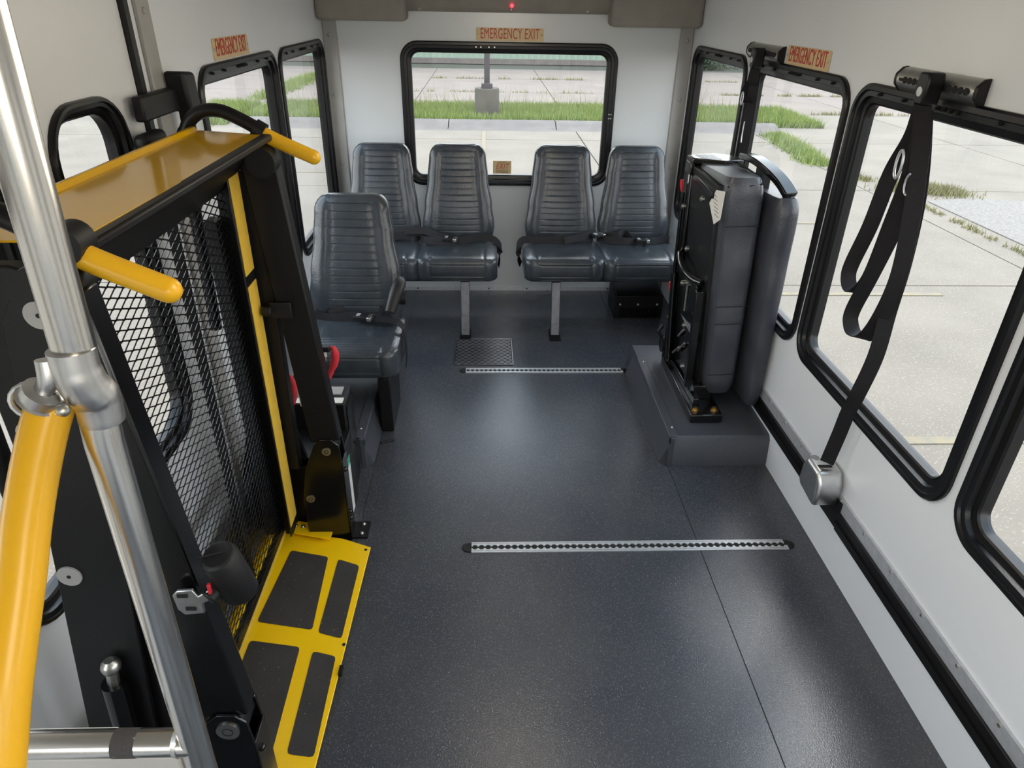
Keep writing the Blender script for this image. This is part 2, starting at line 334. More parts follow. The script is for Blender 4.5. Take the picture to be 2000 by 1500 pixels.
for k, (dx, dy) in enumerate(FILLS):  # invented bodies for the added fill lights, out of view
    d = thing('fill_lamp', (dx, dy, CEIL-.03), 'added white fill lamp on the unseen ceiling '+('nearest the rear window', 'over the folded seat', 'above the lift', 'over the entrance', 'over the driver cab')[k], 'lamp', group='added ceiling fill lamps')
    build('base', MB().box(dx-.2, dy-.2, CEIL-.02, dx+.2, dy+.2, CEIL), 'trim', d)
    build('lens', MB().ball((dx, dy, CEIL-.02), .17, 8, (1, 1, .18)), 'lamp', d)

# ------------------------------------------------------------------ signs
def esign(ax, a, sgn, u, z, label):
    s = thing('exit_sign', P3(ax, a, u, z-.037), label, 'sign')
    pl = rrect(u-.21, u+.21, z-.037, z+.037, .008, 3)
    build('plate', MB().prism(pl, ax, a, a+sgn*.0025), 'gold', s, smooth=False)
    text('EMERGENCY EXIT', .084, ax, a+sgn*.0032, sgn, u, z+.002, 'redlet', s, sx_=.52)
    for q in (-.198, .198): build('screw', MB().ball(P3(ax, a+sgn*.003, u+q, z), .005, 5), 'steel', s)
esign('y', YR-.001, -1, .15, 1.686, 'tan EMERGENCY EXIT sign plate above the wide rear window')
esign('x', XR-.001, -1, 3.035, 1.69, 'tan EMERGENCY EXIT sign plate on the right wall beside the short anchor rail')
esign('x', XL+.001, 1, 3.05, 1.696, 'tan EMERGENCY EXIT sign plate on the left wall above the side window')
s = thing('exit_sticker', (.11, YR+.026, .84), 'small tan EXIT sticker low on the rear window glass', 'sticker')
build('sheet', MB().box(.048, YR+.024, .836, .172, YR+.026, .921), 'gold', s)
text('EXIT', .05, 'y', YR+.0232, -1, .11, .884, 'redlet', s, sx_=.8, shear=.25)
text('* EMERGENCY *', .012, 'y', YR+.0232, -1, .11, .911, 'brownlet', s)
text('Pull Red Handle Up', .014, 'y', YR+.0232, -1, .11, .857, 'brownlet', s)
text('Push Window Out', .014, 'y', YR+.0232, -1, .11, .845, 'brownlet', s)

# ------------------------------------------------------------------ seats
NS = 64
def back_mesh(cx, yb, z0, h, lean, hw=.232, dep=.085, rows=13):
    """tapered seat back, pleated centre panel, side bolsters"""
    mb = MB(); NV = 190; key = [(0, .86), (.08, .95), (.22, 1.0), (.42, .93), (.7, .82), (.9, .765), (1, .75)]
    def wd(t):
        for (a, x), (b, y) in zip(key, key[1:]):
            if t <= b: s = (t-a)/(b-a); s = s*s*(3-2*s); return x+(y-x)*s
        return key[-1][1]
    vs = []; tp = .074
    for j in range(NV+1):
        t = j/NV; z = z0+h*t; top = min(1, max(0, (t-(1-tp/h))/(tp/h))); bot = max(0, (.06-t)/.06)
        sh = math.sqrt(max(0, 1-top**2)); w_ = (hw*wd(t)-tp*.8*(1-sh))*(1-.10*bot**2)
        d_ = dep*(.5+.5*sh)*(1-.3*bot**2)
        yo = yb+lean*t-.018*sin(pi*min(1, t*1.3))
        seam = .62*hw*wd(t)*.98
        for k in range(NS):
            a = 2*pi*k/NS; ca, sa = cos(a), sin(a)
            ex = .42; x = w_*math.copysign(abs(ca)**ex, ca); y = d_/2*math.copysign(abs(sa)**ex*1.0, sa)
            if sa < 0:                                   # front face
                y -= .012*(1-(x/w_)**2)
                ax_ = abs(x)
                if ax_ > seam*1.02: y -= .009*sin(pi*min(1, (ax_-seam)/(w_-seam+1e-6)))*(1-top)
                if .02 < t < .955:
                    g = abs(ax_-seam)
                    if g < .007: y += .0035*(1-g/.007)
                    elif ax_ < seam:
                        ph = (t*h/.037) % 1
                        y += .0034*max(0, 1-min(ph, 1-ph)/.12)**1.5
            vs.append((cx+x, yo+y, z))
    fs = [(j*NS+k, j*NS+(k+1) % NS, (j+1)*NS+(k+1) % NS, (j+1)*NS+k) for j in range(NV) for k in range(NS)]
    fs += [tuple(range(NS-1, -1, -1)), tuple(NV*NS+k for k in range(NS))]
    mb.add(vs, fs)
    # piping follows the front rim
    L = []
    for sgn in (-1, 1):
        side = []
        for j in range(3, NV+1, 5):
            row = vs[j*NS:(j+1)*NS]; k = int(NS*.55) if sgn < 0 else int(NS*.95)
            side.append(row[k])
        L.append(side)
    topr = [vs[NV*NS+k] for k in range(int(NS*.58), int(NS*.93), 2)]
    path = L[0]+topr+L[1][::-1]
    return mb, path
def cushion_mesh(cx, w_, y0, y1, z0, z1, pleat_top=False):
    """rounded cushion swept across x; grooves in the centre of the front face"""
    mb = MB(); NX = 48; prof = []
    yc, zc = (y0+y1)/2, (z0+z1)/2; hy, hz = (y1-y0)/2, (z1-z0)/2; NP = 260; vs = []
    for i in range(NX+1):
        q = -1+2*i/NX; e = abs(q)**14; sc = 1-.16*e; x = cx+q*w_/2
        for k in range(NP):
            a = 2*pi*k/NP; ca, sa = cos(a), sin(a); ex = .30
            y = hy*math.copysign(abs(ca)**ex, ca); z = hz*math.copysign(abs(sa)**ex, sa)
            dx = abs(q)*w_/2; seam = w_*.33
            if sa > 0: z += .012*(1-(y/hy)**2)*(1-q*q)-.004*(y/hy)
            if ca < 0 and y < -hy*.86:     # front
                y -= .010*(1-(z/hz)**2)
                if dx < seam:
                    ph = ((z+hz)/.024) % 1; y += .004*max(0, 1-min(ph, 1-ph)/.2)
            if sa > .3 and pleat_top and dx < seam:
                ph = ((y+hy)/.022) % 1; z -= .003*max(0, 1-min(ph, 1-ph)/.22)
            if abs(dx-seam) < w_/NX*.55: y += .0035*(ca < -.5); z -= .0035*(sa > .5)
            vs.append((x, yc+y*(sc if abs(y) > 0 else 1), zc+z*(1-.20*e)))
    fs = [(i*NP+k, i*NP+(k+1) % NP, (i+1)*NP+(k+1) % NP, (i+1)*NP+k) for i in range(NX) for k in range(NP)]
    fs += [tuple(range(NP-1, -1, -1)), tuple(NX*NP+k for k in range(NP))]
    return mb.add(vs, fs)
def smoothpath(pts, n=8):
    P = [Vector(p) for p in pts]; out = []
    for i in range(len(P)-1):
        a, b, c, d = P[max(i-1, 0)], P[i], P[i+1], P[min(i+2, len(P)-1)]
        for k in range(n):
            t = k/n; out.append(.5*((2*b)+(c-a)*t+(2*a-5*b+4*c-d)*t*t+(3*b-a-3*c+d)*t**3))
    return out+[P[-1]]
def belt(parent, pts, wdir=(0, .35, 1), wd=.046):
    return build('seat_belt', MB().ribbon(smoothpath(pts), wdir, wd), 'belt', parent)
def buckle(parent, x, y, z, ang, tip='steel'):
    c, s_ = cos(ang), sin(ang)
    f = lambda a, b: (x+a*c-b*s_, y+a*s_+b*c)
    def blk(a0, a1, hb, z0, z1):
        m = MB(); q = [f(a0, -hb), f(a1, -hb), f(a1, hb), f(a0, hb)]; return m.prism(q, 'z', z0, z1)
    b = build('buckle', blk(-.035, .03, .026, z, z+.022), 'blackplastic', parent, bevel=.004)
    build('release_button', blk(-.022, -.004, .014, z+.022, z+.025), 'alu', b)
    build('tongue', blk(.032, .052, .029, z, z+.02), tip, b, bevel=.003)
    return b
def seat_part(root, cx, y0, dz=0, pleat=False, cw=.495):
    bm, path = back_mesh(cx, y0+.42, .455+dz, .625, .10)
    b = build('backrest', bm, 'vinyl', root)
    build('piping', MB().tube(path, .0035, 6), 'vinyl2', b)
    c = build('cushion', cushion_mesh(cx, cw, y0, y0+.46, .35+dz, .505+dz, pleat), 'vinyl', root)
    build('back_shell', MB().prism(rrect(cx-.17, cx+.17, .40+dz, .92+dz, .06, 5), 'y', y0+.465, y0+.50), 'blackplastic', root, bevel=.01)
def double_seat(x0, flip, label):
    r = thing('double_seat', (x0, 4.2, 0), label, 'seat')
    for d in (-.2375, .2375): seat_part(r, x0+d, 4.005)
    build('seat_frame', MB().box(x0-.44, 4.08, .335, x0+.44, 4.42, .36).box(x0-.47, 4.40, .30, x0+.47, 4.46, .36), 'black', r, bevel=.004)
    lx = x0+flip*.285
    l = build('leg', MB().beam((lx, 3.99, .012), (lx, 4.07, .34), .055, .035, side=(1, 0, 0)), 'greyleg', r, bevel=.004)
    build('foot_plate', MB().hexa([(lx-.035, 3.92, 0), (lx+.035, 3.92, 0), (lx+.035, 4.06, 0), (lx-.035, 4.06, 0)], [(lx-.035, 3.93, .006), (lx+.035, 3.93, .006), (lx+.03, 4.05, .03), (lx-.03, 4.05, .03)]), 'black', l)
    ws = x0-flip*.49
    build('wall_bracket', MB().box(min(ws, ws-flip*.0)-.02, 4.1, .28, ws+.02, 4.4, .33), 'black', r)
    return r
A = double_seat(-.415, 1, 'dark grey vinyl double seat under the left half of the rear window')
B = double_seat(.722, -1, 'dark grey vinyl double seat under the right half of the rear window')
zz = .525
belt(A, [(-.90, 4.36, zz), (-.72, 4.33, zz+.01), (-.55, 4.34, zz+.02), (-.43, 4.36, zz+.035), (-.33, 4.30, zz+.02), (-.27, 4.26, zz+.012)])
belt(A, [(-.62, 4.37, zz+.03), (-.50, 4.35, zz+.05), (-.38, 4.33, zz+.055), (-.30, 4.30, zz+.03), (-.20, 4.28, zz+.01)])
belt(A, [(-.44, 4.40, zz-.0), (-.38, 4.28, zz+.01), (-.25, 4.24, zz+.012), (-.19, 4.25, zz+.014)])
belt(A, [(-.17, 4.27, zz+.01), (-.08, 4.32, zz+.014), (.02, 4.33, zz+.012), (.075, 4.31, zz-.02), (.088, 4.28, .44), (.08, 4.30, .36)])
buckle(A, -.235, 4.255, zz+.018, R(-10)); 
belt(B, [(.225, 4.28, .38), (.207, 4.26, .44), (.225, 4.30, zz+.0), (.30, 4.31, zz+.01), (.42, 4.30, zz+.012), (.52, 4.29, zz+.012)])
belt(B, [(.50, 4.28, zz+.012), (.58, 4.31, zz+.02), (.66, 4.34, zz+.03), (.715, 4.38, zz+.035)])
belt(B, [(.72, 4.36, zz+.01), (.80, 4.30, zz+.014), (.88, 4.27, zz+.014), (.96, 4.27, zz+.014)])
belt(B, [(1.00, 4.27, zz+.014), (1.08, 4.29, zz+.012), (1.15, 4.34, zz+.01), (1.2, 4.38, zz-.01)])
belt(B, [(.76, 4.38, zz+.01), (.85, 4.33, zz+.035), (.90, 4.36, zz+.04), (.93, 4.29, zz+.02)])
buckle(B, .985, 4.262, zz+.012, R(8)); buckle(B, .715, 4.34, zz+.02, R(30), 'steel')
# single seat by the lift
S = thing('single_seat', (-.63, 3.1, 0), 'dark grey vinyl single seat with one armrest standing behind the lift', 'seat')
seat_part(S, -.635, 2.80, dz=-.02, pleat=True, cw=.46)
build('seat_frame', MB().box(-.83, 2.90, .305, -.45, 3.22, .34).box(-.85, 3.18, .27, -.42, 3.26, .36), 'black', S, bevel=.004)
build('leg', MB().box(-.515, 2.885, 0, -.455, 3.20, .30), 'black', S, bevel=.006)
build('floor_bolt', MB().tube([(-.505, 2.78, .004), (-.47, 2.80, .006), (-.445, 2.805, .004)], .005, 8), 'black', S)
ap = smoothpath([(-.437, 3.13, .60), (-.408, 3.06, .70), (-.395, 2.99, .735), (-.405, 2.92, .715), (-.428, 2.87, .645)])
build('armrest', MB().tube(ap, [.024+.006*sin(pi*i/(len(ap)-1)) for i in range(len(ap))], 14), 'blackplastic', S)
build('armrest_hinge', MB().cyl((-.44, 3.16, .60), (-.39, 3.16, .60), .035), 'blackplastic', S)
zz = .505
belt(S, [(-.87, 3.22, zz+.02), (-.82, 3.16, zz-.005), (-.74, 3.12, zz+.0), (-.66, 3.12, zz+.01), (-.61, 3.11, zz+.012)])
belt(S, [(-.76, 3.14, zz+.01), (-.70, 3.17, zz+.03), (-.63, 3.20, zz+.035), (-.55, 3.20, zz+.03), (-.51, 3.14, zz+.02)], (0, .6, 1))
belt(S, [(-.545, 3.08, zz+.012), (-.47, 3.07, zz+.016), (-.405, 3.04, zz+.0), (-.388, 3.02, .44), (-.385, 3.02, .36), (-.395, 3.05, .29)], (0, 1, .2))
buckle(S, -.60, 3.085, zz+.012, R(-8))

# folded double seat on the right: everything turned on its side against the wall
F = thing('folded_seat', (1.1, 3.05, .15), 'black vinyl double seat folded up on its side against the right wall', 'seat')
def taper(x0b, x1b, x0t, x1t, y0, y1, z0, z1):
    return MB().hexa([(x0b, y0, z0), (x1b, y0, z0), (x1b, y1, z0), (x0b, y1, z0)], [(x0t, y0, z1), (x1t, y0, z1), (x1t, y1, z1), (x0t, y1, z1)])
def pillow(x0b, x1b, x0t, x1t, y0, y1, z0, z1, bulge=.012, n=26):
    """long upright cushion, lofted along z with rounded section and slight dents"""
    mb = MB(); NP = 48; NZ = 60; vs = []
    for j in range(NZ+1):
        t = j/NZ; e = max(abs(2*t-1)**16, 0); sc = 1-.25*e
        xa = x0b+(x0t-x0b)*t; xb = x1b+(x1t-x1b)*t; cx = (xa+xb)/2; hx = (xb-xa)/2*sc; hy = (y1-y0)/2*(1-.06*e); cy = (y0+y1)/2
        dent = -.006*math.exp(-((t-.36)/.04)**2)+.004*sin(t*23)
        for k in range(NP):
            a = 2*pi*k/NP; ca, sa = cos(a), sin(a); ex = .30
            x = hx*math.copysign(abs(ca)**ex, ca); y = hy*math.copysign(abs(sa)**ex, sa)
            if sa < 0: y += -bulge*(1-(x/hx)**2)-dent*(1-(x/hx)**2)
            for q in (-.35, -.05, .25, .5):
                if sa < -.3 and abs(x/hx-q) < .05 and .07 < t < .93: y += .0035
            vs.append((cx+x, cy+y, z0+(z1-z0)*t-.012*(y/hy)*(t > .9)))
    fs = [(j*NP+k, j*NP+(k+1) % NP, (j+1)*NP+(k+1) % NP, (j+1)*NP+k) for j in range(NZ) for k in range(NP)]
    fs += [tuple(range(NP-1, -1, -1)), tuple(NZ*NP+k for k in range(NP))]
    return mb.add(vs, fs)
cu = build('cushion', pillow(1.035, 1.198, .975, 1.168, 2.85, 3.30, .235, 1.240), 'vinyl3', F)
for z in (.34, .60, .685, 1.05):
    f_ = (z-.245)/.99; xa = 1.045+(.995-1.045)*f_; xb = 1.195+(1.165-1.195)*f_
    build('seam', MB().tube([(xa+.008, 2.842, z), ((xa+xb)/2, 2.836, z+.004), (xb-.008, 2.842, z+.006)], .0016, 6), 'dark', cu)
build('piping', MB().tube([(1.0, 2.862, 1.215), (1.01, 2.856, 1.21), (1.09, 2.848, 1.222), (1.15, 2.858, 1.228), (1.16, 3.0, 1.238), (1.16, 3.27, 1.238)], .004, 8), 'dark', cu)
bk = build('backrest', pillow(1.215, 1.296, 1.17, 1.296, 2.77, 3.30, .215, 1.175, .02), 'vinyl3', F)
build('piping', MB().tube([(1.285, 2.80, .26), (1.285, 2.775, .6), (1.275, 2.775, .95), (1.25, 2.79, 1.13), (1.22, 2.82, 1.17)], .004, 8), 'dark', bk)
build('cushion_pan', taper(1.02, 1.045, .965, .995, 2.885, 3.28, .27, 1.215), 'black', F, bevel=.004)
# armrests on top
ar = smoothpath([(1.175, 3.20, 1.275), (1.18, 3.05, 1.285), (1.20, 2.93, 1.265), (1.225, 2.86, 1.235), (1.245, 2.80, 1.195)])
build('armrest', MB().ribbon(ar, (1, .2, 0), .062, .014), 'blackgloss', F, bevel=.008, seg=3)
build('armrest_post', MB().box(1.19, 3.0, 1.15, 1.23, 3.08, 1.27), 'black', F)
pb = build('top_bracket', MB().prism([(.955, 3.36), (.965, 3.28), (1.10, 3.22), (1.19, 3.25), (1.205, 3.33), (1.10, 3.41)], 'z', 1.222, 1.248).box(.955, 3.27, 1.17, .97, 3.37, 1.225), 'blackgloss', F, bevel=.004)
build('sticker', MB().prism([(.99, 3.36), (1.0, 3.27), (1.09, 3.25), (1.08, 3.37)], 'z', 1.2482, 1.2488), 'sticker', pb, label='silver printed sticker')
# mechanism facing the aisle
mech = build('mechanism_frame', MB().beam((.978, 2.90, .25), (.965, 2.90, .74), .03, .035).beam((1.0, 3.29, .22), (.99, 3.31, 1.22), .04, .045)
      .beam((.97, 2.90, .50), (.99, 3.29, .50), .03, .02, (0, 0, 1)).beam((.96, 2.90, 1.17), (.98, 3.30, 1.17), .03, .02, (0, 0, 1)), 'blackgloss', F, bevel=.003)
build('gas_strut', MB().cyl((.965, 3.24, .22), (.955, 3.31, .68), .016).cyl((.955, 3.31, .68), (.95, 3.33, 1.08), .009), 'blackgloss', F)
build('hinge_tube', MB().cyl((.975, 3.33, .19), (.985, 3.34, 1.12), .02), 'black', F)
build('handle_loop', MB().tube(smoothpath([(.975, 3.30, .80), (.945, 3.22, .80), (.935, 3.10, .775), (.955, 3.0, .76), (.98, 2.93, .765)]), .015, 12), 'blackgloss', F)
build('slotted_plate', taper(.990, 1.0, .965, .975, 2.95, 3.25, .25, .74), 'blackgloss', F, bevel=.003)
for a, b in (((.975, 3.12, .33), (.97, 3.02, .42)), ((.974, 3.15, .40), (.968, 3.05, .48)), ((.972, 3.10, .56), (.962, 3.08, .70)), ((.974, 3.20, .28), (.97, 3.10, .36))):
    build('rib', MB().cyl(a, b, .006, 8), 'steel', F)
for p in ((.952, 3.0, 1.13), (.958, 3.14, .86), (.967, 3.16, .68), (.972, 2.92, .62), (.975, 3.06, .50), (.974, 2.99, .31), (.96, 3.30, 1.02), (.965, 3.3, .44)):
    b = build('bolt', MB().cyl(p, (p[0]-.012, p[1], p[2]), .013, 10), 'steel', F); build('bolt_core', MB().cyl((p[0]-.012, p[1], p[2]), (p[0]-.018, p[1], p[2]), .006, 8), 'cast', b)
for p in ((.94, 3.345, 1.135), (.955, 3.36, .61)):
    build('release_tab', MB().tube([p, (p[0]+.004, p[1], p[2]-.03), (p[0]+.006, p[1]-.005, p[2]-.055)], [.008, .009, .005], 8), 'red', F, label='red release tab')
build('pivot_spring', MB().cyl((.95, 3.36, .255), (.99, 3.36, .255), .045).tube([(.95, 3.35, .30), (.93, 3.36, .33), (.95, 3.37, .36)], .012, 10), 'black', F)
build('paper_label', MB().prism([(2.775, 1.215), (2.72+.06, 1.10), (2.85, 1.06), (2.95, 1.125), (2.885, 1.195)], 'x', .962, .9635), 'white', F, smooth=False)
for k in range(6): build('printed_line', MB().box(.9612, 2.80+.012*k, 1.10+.014*k, .9619, 2.86+.012*k, 1.103+.014*k), 'ink', F)
ft = build('mounting_foot', MB().box(.955, 2.712, .1535, 1.105, 3.33, .198), 'blackgloss', F, bevel=.006)
build('hinge_bar', MB().beam((1.0, 2.80, .215), (.99, 3.30, .215), .03, .035, (1, 0, 0)).box(1.0, 2.86, .198, 1.09, 3.0, .27), 'blackgloss', F, bevel=.004)
for p in ((.985, 2.755), (1.075, 2.755), (.985, 3.29), (1.03, 3.31)):
    b = build('bolt', MB().cyl((p[0], p[1], .198), (p[0], p[1], .202), .019, 14).cyl((p[0], p[1], .202), (p[0], p[1], .214), .011, 6), 'brass', F, label='brass coloured bolt')

# wheel boxes
def wheelbox(name, side, label):
    if side > 0: x0, x1 = .84, XR
    else: x0, x1 = -.55, XL
    s = -side
    r = thing(name, ((x0+x1)/2, 3.0, 0), label, 'wheel box')
    pf = [(2.585, 0), (2.60, .13), (2.615, .148), (2.64, .152), (3.52, .152), (3.56, .148), (3.62, .05), (3.64, 0)]
    m = MB(); m.prism(pf, 'x', x0, x1); build('cover', m, 'floor2', r)
    # chamfer cove at the aisle edge + metal nosing
    build('nosing', MB().box(x0-.006*side, 2.583, 0, x0+.016*side, 2.60, .154).box(x0-.006*side, 2.583, .120, x0, 3.38, .154).box(x0-.006*side, 2.60, .152, x0+.036*side, 3.38, .1565), 'floor2', r, bevel=.003)
    for y in (2.67, 3.33): build('screw', MB().ball((x0+.02*side, y, .157), .006, 6), 'steel', r)
    m = MB().add([(x0, 2.6, .11), (x0-.035*side, 2.62, 0), (x0-.035*side, 3.5, 0), (x0, 3.5, .11), (x0, 2.6, 0)], [(0, 1, 2, 3), (0, 4, 1)]); build('cove', m, 'floor2', r)
    return r
wheelbox('wheel_box', 1, 'raised dark floor box over the wheel, under the folded seat')
wheelbox('wheel_box', -1, 'raised dark floor box over the wheel, under the single seat')
# heater under the right rear seat
H = thing('heater_box', (1.02, 4.42, 0), 'black heater box with grille below the right rear double seat', 'heater')
build('housing', MB().box(.865, 4.29, 0, 1.19, 4.55, .16), 'black', H, bevel=.006)
build('lid', MB().hexa([(.87, 4.29, .16), (1.185, 4.29, .16), (1.185, 4.55, .16), (.87, 4.55, .16)], [(.875, 4.30, .165), (1.18, 4.30, .165), (1.18, 4.55, .215), (.875, 4.55, .215)]), 'black', H)
for i in range(14): build('grille_bar', MB().box(.90+.019*i, 4.278, .01, .908+.019*i, 4.29, .075), 'blackgloss', H)
for x in (.90, 1.02, 1.15): build('screw', MB().ball((x, 4.285, .1), .008, 5), 'steel', H)

# ------------------------------------------------------------------ floor fittings
def floor_track(x0, x1, yc, label):
    r = thing('floor_track', ((x0+x1)/2, yc, 0), label, 'track')
    build('channel', MB().box(x0, yc-.012, .0003, x1, yc+.012, .0015), 'dark', r)
    for s in (-1, 1):
        pts = [(x0, yc+s*.028)]; pts += [(x1+(.008 if s < 0 else 0), yc+s*.028)]; n = int((x1-x0)/.0254); inner = []
        for i in range(n):
            cx = x0+(i+.5)*(x1-x0)/n
            for a in range(0, 181, 30): inner.append((cx-.0095*cos(R(a)), yc+s*(.005+.0085*sin(R(a)))))
        inner = [(x0, yc+s*.005)]+inner+[(x1+(.008 if s < 0 else 0), yc+s*.005)]
        poly = pts+inner[::-1]
        m = MB()
        # quads between outer edge and scalloped inner edge
        k = len(inner); vs = [(u, yc+s*.028, z) for z in (.0004, .0045) for u, v in inner]+[(u, v, z) for z in (.0004, .0045) for u, v in inner]
        fs = []
        for i in range(k-1):
            fs += [(k+i, k+i+1, 3*k+i+1, 3*k+i), (2*k+i, 2*k+i+1, 3*k+i+1, 3*k+i), (i, i+1, k+i+1, k+i)]
        fs += [(0, k, 3*k, 2*k), (k-1, 2*k-1, 4*k-1, 3*k-1)]
        m.add(vs, fs); b = build('track_rail', m, 'alu', r, smooth=False)
        build('rail_groove', MB().box(x0+.002, yc+s*.020, .0045, x1, yc+s*.0215, .0048), 'ink', b)
    for xe, q in ((x0, -1), (x1, 1)):
        build('end_ramp', MB().prism([(xe, yc-.026)]+[(xe+q*(.012+.026*cos(R(a))), yc+.024*sin(R(a))) for a in range(-80, 81, 20)]+[(xe, yc+.026)], 'z', .0003, .004), 'black', r)
floor_track(-.117, .785, 3.525, 'short aluminium tie-down track set in the floor near the tread plate')
floor_track(-.058, 1.184, 2.05, 'long aluminium tie-down track set in the floor nearest the camera')
D = thing('tread_plate', (-.015, 3.77, 0), 'dark diamond tread plate square on the floor before the left double seat', 'plate')
build('plate', MB().box(-.19, 3.594, .0003, .16, 3.947, .005), 'treadbase', D, bevel=.002)
m = MB(); nx, ny = 17, 15
for i in range(nx):
    for j in range(ny):
        cx = -.18+.33*(i+.5)/nx; cy = 3.602+.337*(j+.5)/ny; a = R(38) if (i+j) % 2 else R(-38); L = .0125
        d = Vector((cos(a)*L, sin(a)*L, 0)); m.beam(Vector((cx, cy, .0057))-d, Vector((cx, cy, .0057))+d, .0032, .0022, (0, 0, 1))
build('tread_pattern', m, 'tread', D, kind='stuff', smooth=False)
build('edge', MB().box(-.19, 3.594, .005, -.187, 3.947, .0062).box(.157, 3.594, .005, .16, 3.947, .0062).box(-.19, 3.594, .005, .16, 3.597, .0062).box(-.19, 3.944, .005, .16, 3.947, .0062), 'tread', D)

# ------------------------------------------------------------------ shoulder belt rails, belts, retractor
def anchor_rail(y0, y1, label):
    r = thing('anchor_rail', (XR, (y0+y1)/2, 1.655), label, 'rail')
    zc = 1.683; pf = [(XR, zc-.034), (XR-.014, zc-.031), (XR-.030, zc-.014), (XR-.032, zc), (XR-.030, zc+.014), (XR-.014, zc+.031), (XR, zc+.034)]
    m = MB(); p2 = [(x, z) for x, z in pf]; m.prism(p2, 'y', y0+.012, y1-.012); build('rail', m, 'steel', r)
    build('slot', MB().box(XR-.034, y0+.03, zc-.0045, XR-.0305, y1-.03, zc+.0045), 'dark', r)
    n = int((y1-y0-.06)/.0254)
    for i in range(n):
        yy = y0+.043+i*.0254
        build('slot_hole', MB().cyl((XR-.0345, yy, zc), (XR-.031, yy, zc), .0095, 12), 'dark', r)
    for a, b in ((y0, y0+.012), (y1-.012, y1)):
        build('end_cap', MB().prism([(XR+(x-XR)*1.06, zc+(z-zc)*1.06) for x, z in pf], 'y', a, b), 'rubber', r, bevel=.002)
anchor_rail(1.885, 2.295, 'short steel anchor rail above the big right window, holding the hanging belt')
anchor_rail(3.27, 3.69, 'short steel anchor rail left of the EMERGENCY EXIT sign on the right wall')
def shoulder_belt(label, anchor, paths, wd=.048):
    r = thing('shoulder_belt', anchor, label, 'belt')
    ax, ay, az = anchor
    build('anchor_fitting', MB().prism([(ay-.028, az+.03), (ay-.022, az+.05), (ay+.022, az+.05), (ay+.030, az+.02), (ay+.022, az-.035), (ay-.022, az-.035)], 'x', 1.215, 1.265), 'rubber', r, bevel=.006)
    build('anchor_badge', MB().cyl((1.215, ay, az), (1.213, ay, az), .013, 16), 'alu', r)
    for p, wdir in paths: build('strap', MB().ribbon(smoothpath([(1.235 if len(q) == 2 else q[0], *q[-2:]) for q in p]), wdir, wd), 'belt', r)
    return r
X = (.78, -.62, 0)
sb = shoulder_belt('looped black shoulder belt hanging across the big right window', (1.235, 2.05, 1.67), [
    ([(2.05, 1.65), (2.05, 1.60), (2.06, 1.54), (2.113, 1.43), (2.148, 1.26), (2.195, 1.12), (2.197, 1.07), (2.165, 1.04), (2.118, 1.045), (2.068, 1.12), (2.037, 1.29), (2.014, 1.44), (2.02, 1.56), (2.04, 1.62)], X),
    ([(1.24, 2.045, 1.62), (1.245, 2.02, 1.50), (1.245, 2.0, 1.42), (1.24, 2.03, 1.26), (2.07, 1.11), (2.115, .98), (2.105, .935), (2.06, .915), (2.0, .935), (1.952, 1.03), (1.924, 1.17), (1.945, 1.33), (1.98, 1.46), (2.01, 1.56)], X),
    ([(1.242, 2.04, 1.60), (1.25, 2.0, 1.48), (1.25, 1.965, 1.36), (1.25, 1.945, 1.2), (1.25, 1.945, 1.05), (1.245, 1.933, .90), (1.235, 1.95, .75), (1.24, 1.982, .66), (1.245, 2.005, .55), (1.24, 2.02, .42)], X)])
build('tongue', MB().tube([(1.205, 2.035+.018*cos(R(a))*.9, 1.475+.04*sin(R(a))) for a in range(0, 360, 24)], .004, 8, closed=True), 'alu', sb)
build('tongue', MB().tube([(1.215, 1.975+.02*cos(R(a)), 1.43+.03*sin(R(a))) for a in range(-90, 90, 20)], .003, 8), 'alu', sb)
sb2 = shoulder_belt('black shoulder belt hanging between the two rear windows of the right wall', (1.235, 3.44, 1.655), [
    ([(1.24, 3.44, 1.63), (1.24, 3.455, 1.56), (1.235, 3.49, 1.52), (1.235, 3.505, 1.485), (1.235, 3.47, 1.47), (1.235, 3.45, 1.49)], X),
    ([(1.25, 3.455, 1.60), (1.255, 3.455, 1.45), (1.255, 3.455, 1.30), (1.255, 3.47, 1.1), (1.255, 3.46, .6), (1.255, 3.44, .35)], X)])
build('tongue', MB().tube([(1.208, 3.465+.014*cos(R(a)), 1.487+.028*sin(R(a))) for a in range(0, 360, 24)], .003, 8, closed=True), 'alu', sb2)
build('tongue', MB().tube([(1.235, 3.45+.006*cos(R(a)), 1.34+.05*sin(R(a))) for a in range(-90, 90, 20)], .003, 8), 'alu', sb2)
rt = thing('belt_retractor', (1.245, 2.03, .255), 'silver belt retractor housing on the right wall rail', 'retractor')
build('housing', MB().prism([(2.09, .275), (1.965, .262), (1.955, .30), (1.96, .365), (1.985, .405), (2.08, .405), (2.10, .365), (2.105, .30)], 'x', 1.195, 1.29), 'cast', rt, bevel=.016, seg=4)
build('belt_slot', MB().box(1.212, 2.012, .4045, 1.262, 2.026, .407), 'dark', rt)
build('badge', MB().cyl((1.225, 2.075, .4045), (1.225, 2.075, .4065), .014, 20), 'ink', rt)
build('backing_plate', MB().box(1.285, 1.93, .19, XR-.001, 2.115, .30), 'black', rt)

